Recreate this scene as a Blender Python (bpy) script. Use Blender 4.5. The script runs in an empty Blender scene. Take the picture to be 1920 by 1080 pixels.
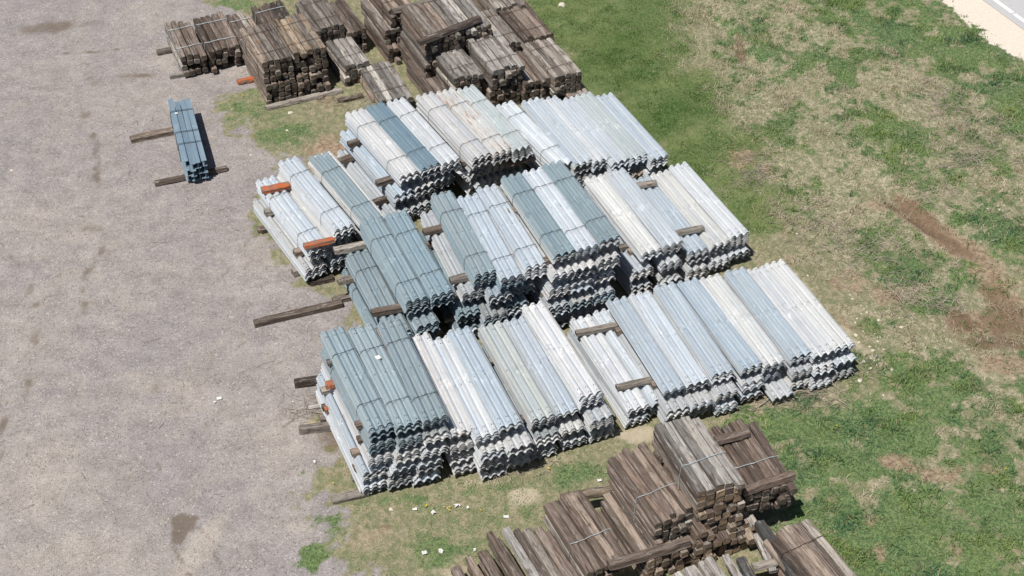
import bpy, math, random
import numpy as np
from mathutils import Vector, Matrix
random.seed(7); rng = np.random.default_rng(11)
S = bpy.context.scene
COL = S.collection
R = math.radians

# ------------------------------------------------------------------ camera
F_PX, PITCH, ROLL, CAM_H = 3000.0, R(40.3), R(.3), 22.3
CP = np.array([0, 0, CAM_H])
FW = np.array([0, math.cos(PITCH), -math.sin(PITCH)])
_r = np.array([1.0, 0, 0]); _u = np.cross(_r, FW)
RT = math.cos(ROLL)*_r + math.sin(ROLL)*_u
UP = -math.sin(ROLL)*_r + math.cos(ROLL)*_u
def at(px, py, z=0.0):
    """photo pixel -> world point at height z"""
    d = FW + (px-960)/F_PX*RT - (py-540)/F_PX*UP
    t = (z-CP[2])/d[2]
    return CP + t*d
cam = bpy.data.cameras.new('camera'); co = bpy.data.objects.new('camera', cam); COL.objects.link(co)
M = Matrix.Identity(4)
for i in range(3):
    M[i][0] = RT[i]; M[i][1] = UP[i]; M[i][2] = -FW[i]; M[i][3] = CP[i]
co.matrix_world = M
cam.sensor_width = 36; cam.lens = F_PX/1920*36; cam.clip_end = 3000
S.camera = co

# ------------------------------------------------------------------ light
SUN = Vector((-.28, -.40, 1.0)).normalized()
w = bpy.data.worlds.new("World"); S.world = w; w.use_nodes = True
nt = w.node_tree; bg = nt.nodes['Background']
sky = nt.nodes.new('ShaderNodeTexSky'); sky.sky_type = 'NISHITA'; sky.sun_disc = False
sky.sun_elevation = math.asin(SUN.z); sky.sun_rotation = math.atan2(SUN.x, SUN.y)
nt.links.new(sky.outputs[0], bg.inputs[0]); bg.inputs[1].default_value = 0.05
sl = bpy.data.lights.new('sun', 'SUN'); sl.energy = 4.8; sl.angle = R(.5); sl.color = (1, .965, .91)
so = bpy.data.objects.new('sun', sl); COL.objects.link(so)
so.rotation_euler = SUN.to_track_quat('Z', 'Y').to_euler()
S.view_settings.view_transform = 'Standard'; S.view_settings.look = 'None'
S.view_settings.exposure = 0.0; S.view_settings.gamma = 1

# ------------------------------------------------------------------ material helpers
class NT:
    def __init__(s, name):
        s.m = bpy.data.materials.new(name); s.m.use_nodes = True
        s.t = s.m.node_tree; s.b = s.t.nodes['Principled BSDF']
    def n(s, typ, **kw):
        o = s.t.nodes.new(typ)
        for k, v in kw.items():
            if k.startswith('i_'):
                key = k[2:]; key = int(key) if key.isdigit() else key
                s.set(o.inputs[key], v)
            else: setattr(o, k, v)
        return o
    def set(s, inp, v):
        if isinstance(v, bpy.types.NodeSocket): s.t.links.new(v, inp)
        elif isinstance(v, (tuple, list)) and len(v) == 3 and inp.type == 'RGBA': inp.default_value = (*v, 1)
        else: inp.default_value = v
    def math(s, op, a, b=None, c=None, clamp=False):
        o = s.n('ShaderNodeMath', operation=op, use_clamp=clamp)
        s.set(o.inputs[0], a)
        if b is not None: s.set(o.inputs[1], b)
        if c is not None: s.set(o.inputs[2], c)
        return o.outputs[0]
    def mix(s, f, a, b, blend='MIX'):
        o = s.n('ShaderNodeMix', data_type='RGBA', blend_type=blend)
        s.set(o.inputs[0], f); s.set(o.inputs[6], a); s.set(o.inputs[7], b)
        return o.outputs[2]
    def noise(s, vec, scale, detail=4, rough=.55, dist=0, col=False):
        o = s.n('ShaderNodeTexNoise'); s.set(o.inputs['Vector'], vec)
        o.inputs['Scale'].default_value = scale; o.inputs['Detail'].default_value = detail
        o.inputs['Roughness'].default_value = rough; o.inputs['Distortion'].default_value = dist
        return o.outputs['Color' if col else 'Fac']
    def vor(s, vec, scale, out='Distance', feature='F1', rand=1):
        o = s.n('ShaderNodeTexVoronoi', feature=feature); s.set(o.inputs['Vector'], vec)
        o.inputs['Scale'].default_value = scale; o.inputs['Randomness'].default_value = rand
        return o.outputs[out]
    def mapr(s, v, a, b, c=0, d=1, smooth=True):
        o = s.n('ShaderNodeMapRange', interpolation_type='SMOOTHSTEP' if smooth else 'LINEAR')
        s.set(o.inputs[0], v)
        for i, x in zip((1, 2, 3, 4), (a, b, c, d)): s.set(o.inputs[i], x)
        return o.outputs[0]
    def vmul(s, v, sc):
        o = s.n('ShaderNodeVectorMath', operation='MULTIPLY'); s.set(o.inputs[0], v); o.inputs[1].default_value = sc
        return o.outputs[0]
    def vadd(s, v, x):
        o = s.n('ShaderNodeVectorMath', operation='ADD'); s.set(o.inputs[0], v); s.set(o.inputs[1], x)
        return o.outputs[0]
    def bump(s, h, strength, dist):
        o = s.n('ShaderNodeBump'); o.inputs['Strength'].default_value = strength; o.inputs['Distance'].default_value = dist
        s.set(o.inputs['Height'], h); s.set(s.b.inputs['Normal'], o.outputs[0])
    def objvec(s):
        """object coordinates shifted by the object's own random number"""
        tc = s.n('ShaderNodeTexCoord'); oi = s.n('ShaderNodeObjectInfo')
        k = s.math('MULTIPLY', oi.outputs['Random'], 71.3)
        cx = s.n('ShaderNodeCombineXYZ', i_0=k, i_1=s.math('MULTIPLY', k, .73), i_2=s.math('MULTIPLY', k, 1.31))
        return tc.outputs['Object'], s.vadd(tc.outputs['Object'], cx.outputs[0]), oi
    def out(s, col, rough=.8, metal=0, spec=None):
        s.set(s.b.inputs['Base Color'], col); s.set(s.b.inputs['Roughness'], rough); s.set(s.b.inputs['Metallic'], metal)
        if spec is not None: s.b.inputs['Specular IOR Level'].default_value = spec
        return s.m

def steel_mat():
    k = NT('galvanised_steel'); raw, v, oi = k.objvec()
    base = oi.outputs['Color']
    st = k.noise(k.vmul(v, (16, .55, 10)), 1.0, 5, .6)
    st2 = k.noise(k.vmul(v, (45, 1.6, 20)), 1.0, 3, .6)
    f = k.math('ADD', k.mapr(st, .3, .72, .86, 1.14, False), k.mapr(st2, .3, .7, -.06, .06, False))
    sp = k.n('ShaderNodeSeparateColor'); k.set(sp.inputs[0], k.vor(v, 38, 'Color'))
    f = k.math('ADD', f, k.mapr(sp.outputs[0], 0, 1, -.05, .05, False))
    g = k.n('ShaderNodeCombineColor', i_0=f, i_1=f, i_2=f)
    col = k.mix(1.0, base, g.outputs[0], 'MULTIPLY')
    stripe = k.noise(k.vmul(v, (9, .10, 2)), 1.0, 2, .5)
    col = k.mix(k.mapr(stripe, .52, .64, 0, .55), col, k.mix(1.0, base, (.80, .86, .93), 'MULTIPLY'))
    col = k.mix(k.mapr(stripe, .46, .34, 0, .5), col, k.mix(1.0, base, (1.08, 1.05, 1.0), 'MULTIPLY'))
    gr_ = k.noise(k.vmul(v, (5, 1.3, 5)), 1.0, 6, .7, .8)
    col = k.mix(k.mapr(gr_, .52, .68, 0, .32), col, k.mix(1.0, base, (.66, .67, .66), 'MULTIPLY'))
    # zinc bloom: chalky blotches where beams were lapped (middle and both ends)
    sx = k.n('ShaderNodeSeparateXYZ'); k.set(sx.inputs[0], raw)
    ay = k.math('ABSOLUTE', sx.outputs[1])
    mid = k.mapr(ay, .12, .34, 1, 0); end = k.mapr(ay, 1.12, 1.36, 0, 1)
    zone = k.math('MAXIMUM', mid, end)
    bl = k.noise(k.vmul(v, (7, 5, 7)), 1.0, 5, .65)
    blm = k.math('MULTIPLY', k.mapr(bl, .54, .62, 0, .8), zone)
    bc = k.mix(1.0, base, (1.22, 1.2, 1.19), 'MULTIPLY'); col = k.mix(blm, col, bc)
    blk = k.noise(k.vmul(v, (5, 6, 5)), 1.0, 4, .6, 1.5)
    col = k.mix(k.math('MULTIPLY', k.mapr(blk, .60, .66, 0, .7), zone), col, k.mix(1.0, base, (.70, .74, .78), 'MULTIPLY'))
    # long run-off stains
    ln = k.noise(k.vmul(v, (22, .35, 8)), 1.0, 4, .65)
    col = k.mix(k.mapr(ln, .60, .72, 0, .42), col, (.42, .395, .345))
    # rust where the object asks for it (alpha below one)
    ru = k.noise(k.vmul(v, (24, 1.3, 12)), 1.0, 6, .72)
    th = k.math('MULTIPLY_ADD', oi.outputs['Alpha'], .42, .33)
    rm = k.mapr(ru, th, k.math('ADD', th, .06), 0, .9)
    col = k.mix(rm, col, k.mix(k.noise(v, 30, 3), (.27, .115, .06), (.40, .26, .17)))
    ro = k.math('ADD', k.mapr(bl, .3, .7, .40, .58, False), k.math('MULTIPLY', rm, .3))
    k.bump(k.noise(k.vmul(v, (6, 2, 6)), 1.0, 3), .22, .02)
    return k.out(col, ro, k.math('MULTIPLY', k.math('SUBTRACT', 1.0, rm), .22))

def wood_mat(name, end=False, tan=False):
    k = NT(name); raw, v, oi = k.objvec()
    base = oi.outputs['Color']
    if not end:
        gr = k.noise(k.vmul(v, (38, 2.6, 38)), 1.0, 6, .7, .8)
        gr2 = k.noise(k.vmul(v, (95, 3.2, 95)), 1.0, 3, .6)
        pat = k.noise(k.vmul(v, (9, 3.4, 9)), 1.0, 5, .65, .6)
        f = k.math('ADD', k.mapr(gr, .28, .72, .45, 1.5, False), k.mapr(gr2, .3, .7, -.22, .22, False))
        g = k.n('ShaderNodeCombineColor', i_0=f, i_1=f, i_2=f)
        col = k.mix(1.0, base, g.outputs[0], 'MULTIPLY')
        col = k.mix(k.mapr(pat, .50, .64, 0, .7), col, k.mix(gr, (.05, .036, .029), (.16, .118, .092)))
        pale = k.noise(k.vmul(v, (18, 2.2, 18)), 1.0, 6, .72, .9)
        col = k.mix(k.mapr(pale, .53, .66, 0, .72), col, k.mix(gr2, (.28, .25, .22), (.50, .46, .42)))
        crack = k.noise(k.vmul(v, (55, 1.0, 55)), 1.0, 4, .6, .5)
        cm = k.mapr(crack, .35, .40, 1, 0)
        col = k.mix(k.math('MULTIPLY', cm, .85), col, (.02, .014, .011))
        ru = k.noise(k.vmul(v, (9, 5, 9)), 1.0, 4, .6, .7)
        th = k.math('MULTIPLY_ADD', oi.outputs['Alpha'], .34, .38)
        col = k.mix(k.mapr(ru, th, k.math('ADD', th, .07), 0, .75), col, k.mix(gr2, (.25, .10, .045), (.42, .27, .11)))
        h = k.math('SUBTRACT', k.math('ADD', gr, k.math('MULTIPLY', gr2, .5)), k.math('MULTIPLY', cm, 1.5))
        k.bump(h, .7, .012)
    else:
        o = oi.outputs['Random']
        a, b = ((.07, .05, .038), (.32, .22, .13)) if tan else ((.032, .027, .022), (.11, .094, .074))
        col = k.mix(o, a, b)
        rg = k.noise(k.vmul(v, (26, 26, 26)), 1.0, 5, .65, 1.2)
        f = k.mapr(rg, .3, .7, .55, 1.4, False); g = k.n('ShaderNodeCombineColor', i_0=f, i_1=f, i_2=f)
        col = k.mix(1.0, col, g.outputs[0], 'MULTIPLY')
        col = k.mix(.25, col, base)
        col = k.mix(k.mapr(k.noise(v, 14, 3), .60, .70, 0, .6), col, (.26, .27, .23) if not tan else (.33, .31, .27))
        k.bump(rg, .6, .01)
    return k.out(col, .9, 0, .25)

def flat_mat(name, col, rough=.6, metal=0, var=.25, scale=20):
    k = NT(name); raw, v, oi = k.objvec()
    f = k.mapr(k.noise(v, scale, 4, .6), .3, .7, 1-var, 1+var, False)
    g = k.n('ShaderNodeCombineColor', i_0=f, i_1=f, i_2=f)
    return k.out(k.mix(1.0, col, g.outputs[0], 'MULTIPLY'), rough, metal)

MS = steel_mat()
MW = wood_mat('weathered_timber'); ME = wood_mat('dark_end_grain', True); MT = wood_mat('tan_end_grain', True, True)
MWIRE = flat_mat('tie_wire', (.035, .03, .03), .6, .5)
MRWIRE = flat_mat('rusty_wire', (.075, .045, .035), .8, .2)
MSTRAP = flat_mat('strap_metal', (.46, .52, .54), .45, .3)
MPAPER = flat_mat('white_paper', (.72, .71, .68), .7, 0, .22, 30)
def paint_orange():
    k = NT('orange_painted_timber'); raw, v, oi = k.objvec()
    gr = k.noise(k.vmul(v, (40, 2, 40)), 1.0, 5, .65)
    wear = k.noise(k.vmul(v, (14, 5, 14)), 1.0, 6, .75)
    wood = k.mix(gr, (.09, .06, .045), (.30, .24, .19))
    col = k.mix(k.mapr(wear, .44, .56, .95, .05), wood, k.mix(gr, (.36, .07, .014), (.60, .15, .04)))
    k.bump(gr, .5, .01)
    return k.out(col, .8)
MORANGE = paint_orange()

# ------------------------------------------------------------------ object helpers
def tag(o, label, cat=None, group=None, kind=None):
    o['label'] = label
    if cat: o['category'] = cat
    if group: o['group'] = group
    if kind: o['kind'] = kind
    return o
def thing(name, label, cat, loc, rz=0, group=None):
    o = bpy.data.objects.new(name, None); COL.objects.link(o)
    o.location = loc; o.rotation_euler = (0, 0, rz); o.empty_display_size = .2
    return tag(o, label, cat, group)
def mesh(name, verts, faces, mats=(), smooth=False, midx=None):
    me = bpy.data.meshes.new(name)
    me.from_pydata([tuple(map(float, v)) for v in verts], [], [tuple(f) for f in faces])
    for m in mats: me.materials.append(m)
    if midx is not None: me.polygons.foreach_set('material_index', midx)
    if smooth: me.polygons.foreach_set('use_smooth', [True]*len(me.polygons))
    me.update(); return me
def obj(name, me, parent=None, loc=(0, 0, 0), rot=(0, 0, 0), scale=(1, 1, 1), color=None):
    o = bpy.data.objects.new(name, me); COL.objects.link(o)
    if parent: o.parent = parent
    o.location = loc; o.rotation_euler = rot; o.scale = scale
    if color: o.color = color
    return o

# value noise on the plane (numpy), for terrain and plant cover
def vnoise(x, y, scale, seed=0, octs=3):
    tot = np.zeros_like(x, float); amp = 1; s = 0
    for o in range(octs):
        X = x*scale+seed*17.3+o*5.1; Y = y*scale+seed*9.7+o*3.7
        xi = np.floor(X).astype(np.int64); yi = np.floor(Y).astype(np.int64); fx = X-xi; fy = Y-yi
        fx = fx*fx*(3-2*fx); fy = fy*fy*(3-2*fy)
        def h(a, b):
            n = (a*374761393+b*668265263+seed*982451653) & 0x7fffffff
            n = ((n ^ (n >> 13))*1274126177) & 0x7fffffff
            return ((n ^ (n >> 16)) & 0xffff)/65535.0
        v = (h(xi, yi)*(1-fx)+h(xi+1, yi)*fx)*(1-fy)+(h(xi, yi+1)*(1-fx)+h(xi+1, yi+1)*fx)*fy
        tot += v*amp; s += amp; amp *= .5; scale *= 2.03
    return tot/s
def sstep(a, b, x):
    t = np.clip((x-a)/(b-a), 0, 1); return t*t*(3-2*t)

# ------------------------------------------------------------------ ground cover map (world space)
def seg_sd(x, y, poly):
    """signed distance to a closed polygon, positive inside"""
    n = len(poly); d = np.full(x.shape, 1e9); ins = np.zeros(x.shape, bool)
    for i in range(n):
        ax, ay = poly[i]; bx, by = poly[(i+1) % n]
        ex, ey = bx-ax, by-ay
        t = np.clip(((x-ax)*ex+(y-ay)*ey)/(ex*ex+ey*ey+1e-12), 0, 1)
        d = np.minimum(d, np.hypot(x-ax-t*ex, y-ay-t*ey))
        c = ((ay > y) != (by > y))
        with np.errstate(divide='ignore', invalid='ignore'):
            xx = ex*(y-ay)/(ey if abs(ey) > 1e-12 else 1e-12)+ax
        ins ^= c & (x < xx)
    return np.where(ins, d, -d)
def wpoly(pts): return [tuple(at(px, py)[:2]) for px, py in pts]
VEG = wpoly([(395, -40), (402, 8), (440, 26), (470, 90), (490, 150), (440, 158), (412, 175), (405, 195), (425, 225), (440, 245), (480, 275), (540, 300), (520, 330), (488, 350), (480, 440), (600, 545), (655, 620), (610, 700),
             (595, 770), (598, 850), (585, 920), (600, 990), (650, 1035), (700, 1120), (760, 1400), (2900, 1400), (2900, -1750), (395, -1750)])
ROUGH = wpoly([(1290, -60), (1320, 120), (1400, 280), (1480, 420), (1640, 560), (1660, 660), (1560, 700), (1400, 770), (1500, 950), (1700, 1300), (2400, 1300), (2400, 500), (1900, 130), (1700, -100)])
SAND = wpoly([(1735, -60), (1768, 0), (1800, 30), (1850, 72), (1920, 118), (2050, 210), (2300, 380), (2600, 200), (2000, -60), (1850, -120)])
def blob(lst, x, y):
    out = np.zeros_like(x, float)
    for px, py, rx, ry, ang, wgt in lst:
        c = at(px, py); a = at(px+rx, py); b = at(px, py-ry)
        ra = abs(a[0]-c[0])+1e-6; rb = abs(b[1]-c[1])+1e-6
        t = R(ang); dx = x-c[0]; dy = y-c[1]
        u = (dx*math.cos(t)+dy*math.sin(t))/ra; v = (-dx*math.sin(t)+dy*math.cos(t))/rb
        out = np.maximum(out, wgt*np.exp(-(u*u+v*v)**1.3*.7))
    return out
LAWN = [(1080, 30, 90, 60, 0, 1), (1180, 110, 90, 70, -40, 1), (1250, 200, 90, 80, -45, 1), (1320, 300, 90, 80, -50, .9), (1400, 390, 80, 70, -50, .7), (1200, 20, 110, 50, 0, .7), (1330, 230, 60, 60, 0, .6)]
LUSH = [(1740, 60, 130, 60, -40, .9), (1880, 160, 120, 60, -40, .9), (1600, 20, 110, 40, -20, .8), (1560, 120, 60, 70, -60, .75), (1640, 250, 60, 90, 60, .75), (1440, 100, 60, 60, 0, .6), (1720, 330, 60, 60, 0, .6), (1480, 250, 40, 60, 0, .5), (1430, 330, 40, 40, 0, .45),
        (1720, 500, 70, 45, -40, 1), (1640, 480, 50, 30, 0, .4), (1780, 395, 60, 30, 0, .7), (1870, 460, 70, 50, 0, .7),
        (1480, 790, 110, 50, 10, 1), (1540, 860, 110, 70, 0, 1), (1620, 900, 110, 80, 0, 1), (1690, 815, 55, 35, 0, 1.0), (1700, 720, 120, 45, 0, .85), (1600, 1000, 120, 70, 0, 1), (1710, 980, 110, 80, 0, .95), (1780, 1040, 120, 60, 0, .9), (1780, 820, 70, 40, 0, .8), (1880, 850, 60, 70, 0, .6), (1850, 1000, 90, 80, 0, .7), (1620, 1070, 150, 50, 0, .9), (1560, 950, 60, 60, 0, .9), (1450, 850, 60, 60, 0, .8), (1900, 740, 60, 60, 0, .35), (1600, 770, 60, 30, 0, .8), (1400, 770, 60, 20, 0, .9), (1580, 700, 30, 20, 0, .8),
        (500, 195, 85, 40, -20, .55), (540, 250, 60, 25, 0, .8), (460, 215, 40, 35, 0, .6), (450, 8, 60, 14, 0, .7), (560, 185, 20, 10, 0, .9),
        (630, 975, 40, 45, -30, .75), (575, 1050, 40, 35, 30, .95), (760, 945, 80, 18, 0, .95), (830, 985, 90, 45, 0, .5), (880, 915, 60, 20, 0, .7), (800, 1030, 60, 35, -50, .9), (950, 960, 80, 40, 0, .45), (1080, 890, 80, 30, 10, .75), (1000, 905, 70, 22, 0, .6), (880, 1030, 60, 30, 0, .6), (1130, 850, 60, 20, 0, .45), (830, 1045, 30, 25, 0, 1), (720, 1050, 70, 40, 0, .4), (630, 830, 30, 30, 0, .45), (568, 885, 8, 6, 0, .9), (1115, 600, 15, 10, 0, .9)]
DRY = [(760, 950, 60, 8, 10, .8), (890, 905, 60, 10, 10, .9), (1010, 870, 60, 9, 10, .9), (1110, 846, 50, 8, 10, .8), (1400, 768, 60, 8, 10, .9), (1560, 722, 50, 10, 10, .9), (1060, 592, 24, 14, 0, .9), (700, 955, 20, 8, 0, .7), (640, 850, 20, 60, 20, .5), (1420, 480, 14, 20, 0, .7), (1330, 30, 70, 45, -50, .9), (1380, 110, 60, 60, 0, .7), (1260, 110, 30, 30, 0, .8), (1360, 90, 50, 30, -60, .8), (1440, 180, 80, 60, -30, 1), (1480, 60, 80, 60, 0, .8), (1560, 80, 40, 60, 0, .8), (1580, 210, 50, 80, 0, .7), (1670, 130, 70, 50, 0, .8), (1560, 270, 90, 60, 0, .8), (1620, 320, 90, 70, 0, .9), (1700, 160, 60, 50, 0, .6), (1500, 330, 90, 50, 0, .6), (1750, 200, 110, 60, -30, .95), (1860, 300, 90, 80, 0, .7), (1560, 400, 110, 60, -30, .8), (1600, 520, 110, 60, 0, .5), (1720, 430, 80, 40, -40, .7), (1850, 520, 80, 40, 0, .6), (1780, 640, 120, 40, 0, .4), (1850, 700, 90, 60, 0, .5), (1650, 600, 90, 50, 0, .4), (1790, 350, 60, 50, 0, .6), (1500, 450, 60, 50, 0, .45), (680, 185, 30, 25, 0, .8), (1500, 735, 90, 14, 12, .6)]
BARE = [(1560, 935, 14, 10, 0, .6), (1480, 1000, 12, 26, 30, .6), (1650, 1035, 16, 20, 0, .6), (1800, 960, 24, 12, 0, .5), (1870, 930, 26, 16, 0, .5), (1740, 770, 30, 10, 0, .5), (1490, 840, 10, 10, 0, .6), (1860, 790, 40, 20, 0, .5), (1720, 1060, 16, 14, 0, .5), (1480, 470, 60, 70, -40, .5), (1590, 530, 50, 30, 0, .7), (1660, 555, 40, 25, 0, .7), (1560, 620, 60, 60, -50, .55), (1640, 700, 40, 50, 0, .6), (1690, 868, 46, 20, -20, .85), (1775, 890, 55, 20, 0, .8), (1845, 875, 50, 34, 0, .45), (1760, 740, 60, 25, 0, .3), (1630, 970, 18, 18, 0, .7), (1700, 950, 30, 12, 0, .4), (1790, 1030, 20, 40, 0, .5), (1500, 720, 50, 20, 0, .6), (1720, 400, 30, 50, 30, .9), (1772, 440, 30, 90, 38, 1.1), (1700, 380, 40, 16, -30, .8), (1860, 520, 50, 30, -40, .8), (1835, 605, 70, 34, 10, .95), (1895, 560, 40, 60, 0, .8), (1880, 680, 70, 40, 0, .7), (1640, 380, 40, 25, 0, .6), (1190, 815, 50, 22, 0, .4), (1100, 830, 90, 22, 0, .4), (700, 1000, 80, 40, 0, .5), (760, 970, 50, 25, 0, .4), (600, 190, 60, 30, 0, .5), (560, 215, 40, 22, 0, .35), (640, 930, 40, 25, 0, .5), (620, 290, 60, 40, 0, .8), (860, 1070, 60, 18, 0, .6), (1390, 300, 30, 25, 0, .8), (1430, 320, 25, 25, 0, .7), (1870, 340, 60, 50, 0, .4), (1530, 770, 40, 12, 0, .5)]
DARKG = [(1160, 80, 50, 80, -30, .9), (1260, 215, 45, 60, -40, .9), (1200, 140, 40, 50, -40, .8), (1300, 290, 30, 40, -40, .6)]
SOILWET = [(95, 50, 75, 12, 12, .62), (165, 42, 40, 7, 12, .42), (345, 978, 19, 19, 40, 1.1), (336, 998, 15, 20, 0, 1.1), (362, 971, 12, 8, 0, .9), (5, 800, 9, 26, 0, .6), (2, 860, 8, 26, 0, .5), (178, 265, 10, 22, 30, .42), (182, 320, 9, 34, 10, .40), (165, 215, 18, 10, 20, .45), (180, 560, 14, 30, 10, .35), (180, 430, 40, 10, 0, .35), (70, 630, 30, 10, 0, .4), (90, 660, 40, 10, 0, .3), (200, 150, 90, 14, 8, .35), (260, 148, 60, 9, 8, .35), (160, 355, 40, 14, -30, .35), (100, 140, 40, 30, 0, .3),
           (1722, 395, 20, 50, 30, .9), (1768, 440, 18, 60, 38, .8), (1800, 600, 30, 26, 0, .75), (1890, 590, 44, 40, 0, .8), (1850, 640, 60, 14, 0, .7), (1900, 630, 30, 20, 0, .8), (1672, 385, 26, 9, -30, .7), (1388, 85, 12, 26, 0, .9), (1860, 545, 40, 26, 0, .5), (620, 820, 26, 32, 20, .65)]
PALE = [(60, 900, 120, 90, 0, .7), (150, 1040, 160, 50, 0, .7), (40, 660, 80, 120, 0, .45), (100, 420, 130, 60, -10, .45), (470, 500, 60, 60, 0, .4), (250, 190, 120, 40, 0, .4), (540, 830, 60, 80, 0, .6), (520, 680, 50, 40, 0, .45), (985, 930, 36, 18, 10, .8), (965, 945, 24, 12, 0, .6), (1195, 815, 44, 18, 0, .9), (850, 1072, 50, 14, 0, .7), (690, 1010, 60, 30, 0, .4), (1110, 830, 60, 12, 10, .35), (560, 1000, 40, 24, 0, .5), (600, 205, 26, 14, 0, .5), (545, 222, 40, 18, 0, .4), (20, 950, 60, 40, 0, .5), (368, 1035, 22, 60, -24, 1.6), (300, 720, 70, 20, -10, .6), (400, 760, 80, 40, 0, .45), (330, 770, 60, 18, 0, .5), (480, 800, 60, 60, 0, .4), (280, 30, 60, 30, 0, .5), (440, 130, 60, 30, 0, .5), (150, 560, 120, 60, 0, .35), (520, 900, 80, 80, 0, .3), (100, 130, 60, 40, 0, .3), (310, 110, 40, 30, 0, .5), (90, 800, 60, 60, 0, .3), (200, 1000, 80, 60, 0, .3), (460, 290, 50, 30, 0, .4), (200, 480, 80, 60, 0, .3), (1600, 640, 18, 70, 35, .8), (1500, 530, 14, 40, 30, .6)]
BLUEG = [(240, 880, 120, 60, -20, .8), (290, 950, 110, 40, -20, .9), (250, 700, 120, 60, 0, .7), (410, 930, 60, 60, 0, .7), (120, 700, 60, 60, 0, .5), (380, 600, 100, 60, 0, .45), (60, 200, 80, 60, 0, .5), (330, 260, 80, 80, 0, .5), (440, 660, 60, 30, 0, .6), (400, 430, 60, 40, 0, .4), (600, 1040, 60, 50, 0, .8), (120, 30, 120, 30, 0, .3)]
TRACKS = [([(150, 205), (172, 240), (180, 285), (178, 330), (192, 352)], .10, .42), ([(160, 590), (152, 555), (160, 515), (186, 480), (196, 440)], .12, .34), ([(312, 1000), (328, 1030), (348, 1064), (362, 1100)], .05, .36), ([(372, 985), (396, 1022), (414, 1062), (428, 1110)], .05, .42),
          ([(60, 165), (130, 152), (200, 145), (290, 140)], .14, .3), ([(240, 640), (285, 690), (300, 760), (290, 840), (230, 920)], .16, .22), ([(330, 660), (372, 720), (385, 800), (370, 880)], .16, .2), ([(20, 470), (60, 560), (70, 660), (40, 760)], .2, .25), ([(120, 100), (200, 96), (280, 84)], .1, .3), ([(250, 790), (275, 830), (300, 880)], .08, .3)]
def tracks(x, y):
    out = np.zeros_like(x, float)
    for pts, wd, wgt in TRACKS:
        q = [at(*p)[:2] for p in pts]; d = np.full(x.shape, 1e9)
        for (ax, ay), (bx, by) in zip(q[:-1], q[1:]):
            ex, ey = bx-ax, by-ay; t = np.clip(((x-ax)*ex+(y-ay)*ey)/(ex*ex+ey*ey), 0, 1)
            d = np.minimum(d, np.hypot(x-ax-t*ex, y-ay-t*ey))
        out = np.maximum(out, wgt*np.exp(-(d/wd)**2))
    return out
def cover(x, y):
    n1 = vnoise(x, y, 1.6, 1, 4); n2 = vnoise(x, y, 4.5, 2, 3); n3 = vnoise(x, y, .7, 3, 3)
    wob = (n1-.5)*.9+(n2-.5)*.45
    veg = sstep(-.35, .55, seg_sd(x, y, VEG)+wob*1.5+(vnoise(x, y, 9, 12, 2)-.5)*.6)
    sand = sstep(-.14, .2, seg_sd(x, y, SAND)+wob*.75+(vnoise(x, y, 9, 14, 2)-.5)*.5)
    j = (n2-.5)*.55+(n1-.5)*.35
    lawn = np.clip(blob(LAWN, x, y)+j*.5, 0, 1)
    n4 = (vnoise(x, y, 2.2, 8, 3)-.5)*.65+(vnoise(x, y, 8.0, 9, 3)-.5)*.6; rough = sstep(-2.0, 1.0, seg_sd(x, y, ROUGH)+wob)
    bl_ = blob(LUSH, x, y); bd_ = blob(DRY, x, y)
    lush = np.clip(bl_*(.85-.22*rough)+j*1.5-.06+rough*(.46+n4*2.9+(n1-.5)*1.1)-bd_*.42, 0, 1)
    dry = np.clip(bd_*.8+j*.9+rough*(.30-n4*2.2)-bl_*.3, 0, 1)
    bare = np.clip(blob(BARE, x, y)+j*1.2-.05, 0, 1)
    dark = np.clip(blob(DARKG, x, y)+j*.5, 0, 1)
    wet = np.clip(blob(SOILWET, x, y)*1.15+j*.95-.08, 0, 1)*sstep(.05, .2, blob(SOILWET, x, y))
    tk = tracks(x, y); wet = np.maximum(wet, np.clip(tk*1.1+(n2-.5)*1.1*sstep(.05, .2, tk), 0, 1)*(1-veg))
    pale = np.clip(blob(PALE, x, y)+j*1.1, 0, 1)
    blue = np.clip(blob(BLUEG, x, y)+j*.5, 0, 1)
    lone = sstep(.5, .85, blob([b for b in LUSH if b[0] < 640], x, y)*.9+j*1.5)
    return dict(veg=np.maximum(veg, lone)*(1-sand), sand=sand, lawn=lawn, lush=lush, dry=dry, bare=bare, dark=dark, wet=wet, pale=pale, blue=blue)
DITCH = [(1388, 85, 22, 55, 20, .22), (1720, 400, 22, 70, 30, .18), (1770, 460, 40, 40, -40, .16), (1880, 590, 60, 50, 0, .20)]
_ra = at(1842, 0)[:2]; _rb = at(1920, 57)[:2]; _rd = (_rb-_ra)/np.linalg.norm(_rb-_ra)
def height(x, y, c=None):
    if c is None: c = cover(x, y)
    z = (vnoise(x, y, .5, 5, 2)-.5)*.05+(vnoise(x, y, 2.2, 6, 3)-.5)*.03
    z = z+c['veg']*(vnoise(x, y, 1.5, 7, 3)-.5)*.08*sstep(4, 7, x-.15*(y-12)+3)
    z = z-blob(DITCH, x, y)*(1-c['sand'])
    z = z-blob([(345, 985, 30, 30, 0, .03), (95, 50, 75, 16, 12, .03), (400, 1060, 20, 60, -30, .03)], x, y)
    side = (x-_ra[0])*-_rd[1]+(y-_ra[1])*_rd[0]
    z = z*(1-sstep(-2.2, -.6, side))
    return z*(1-.95*sstep(-.5, .5, seg_sd(x, y, SAND)))*sstep(60, 30, np.hypot(x, y-28))

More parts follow.
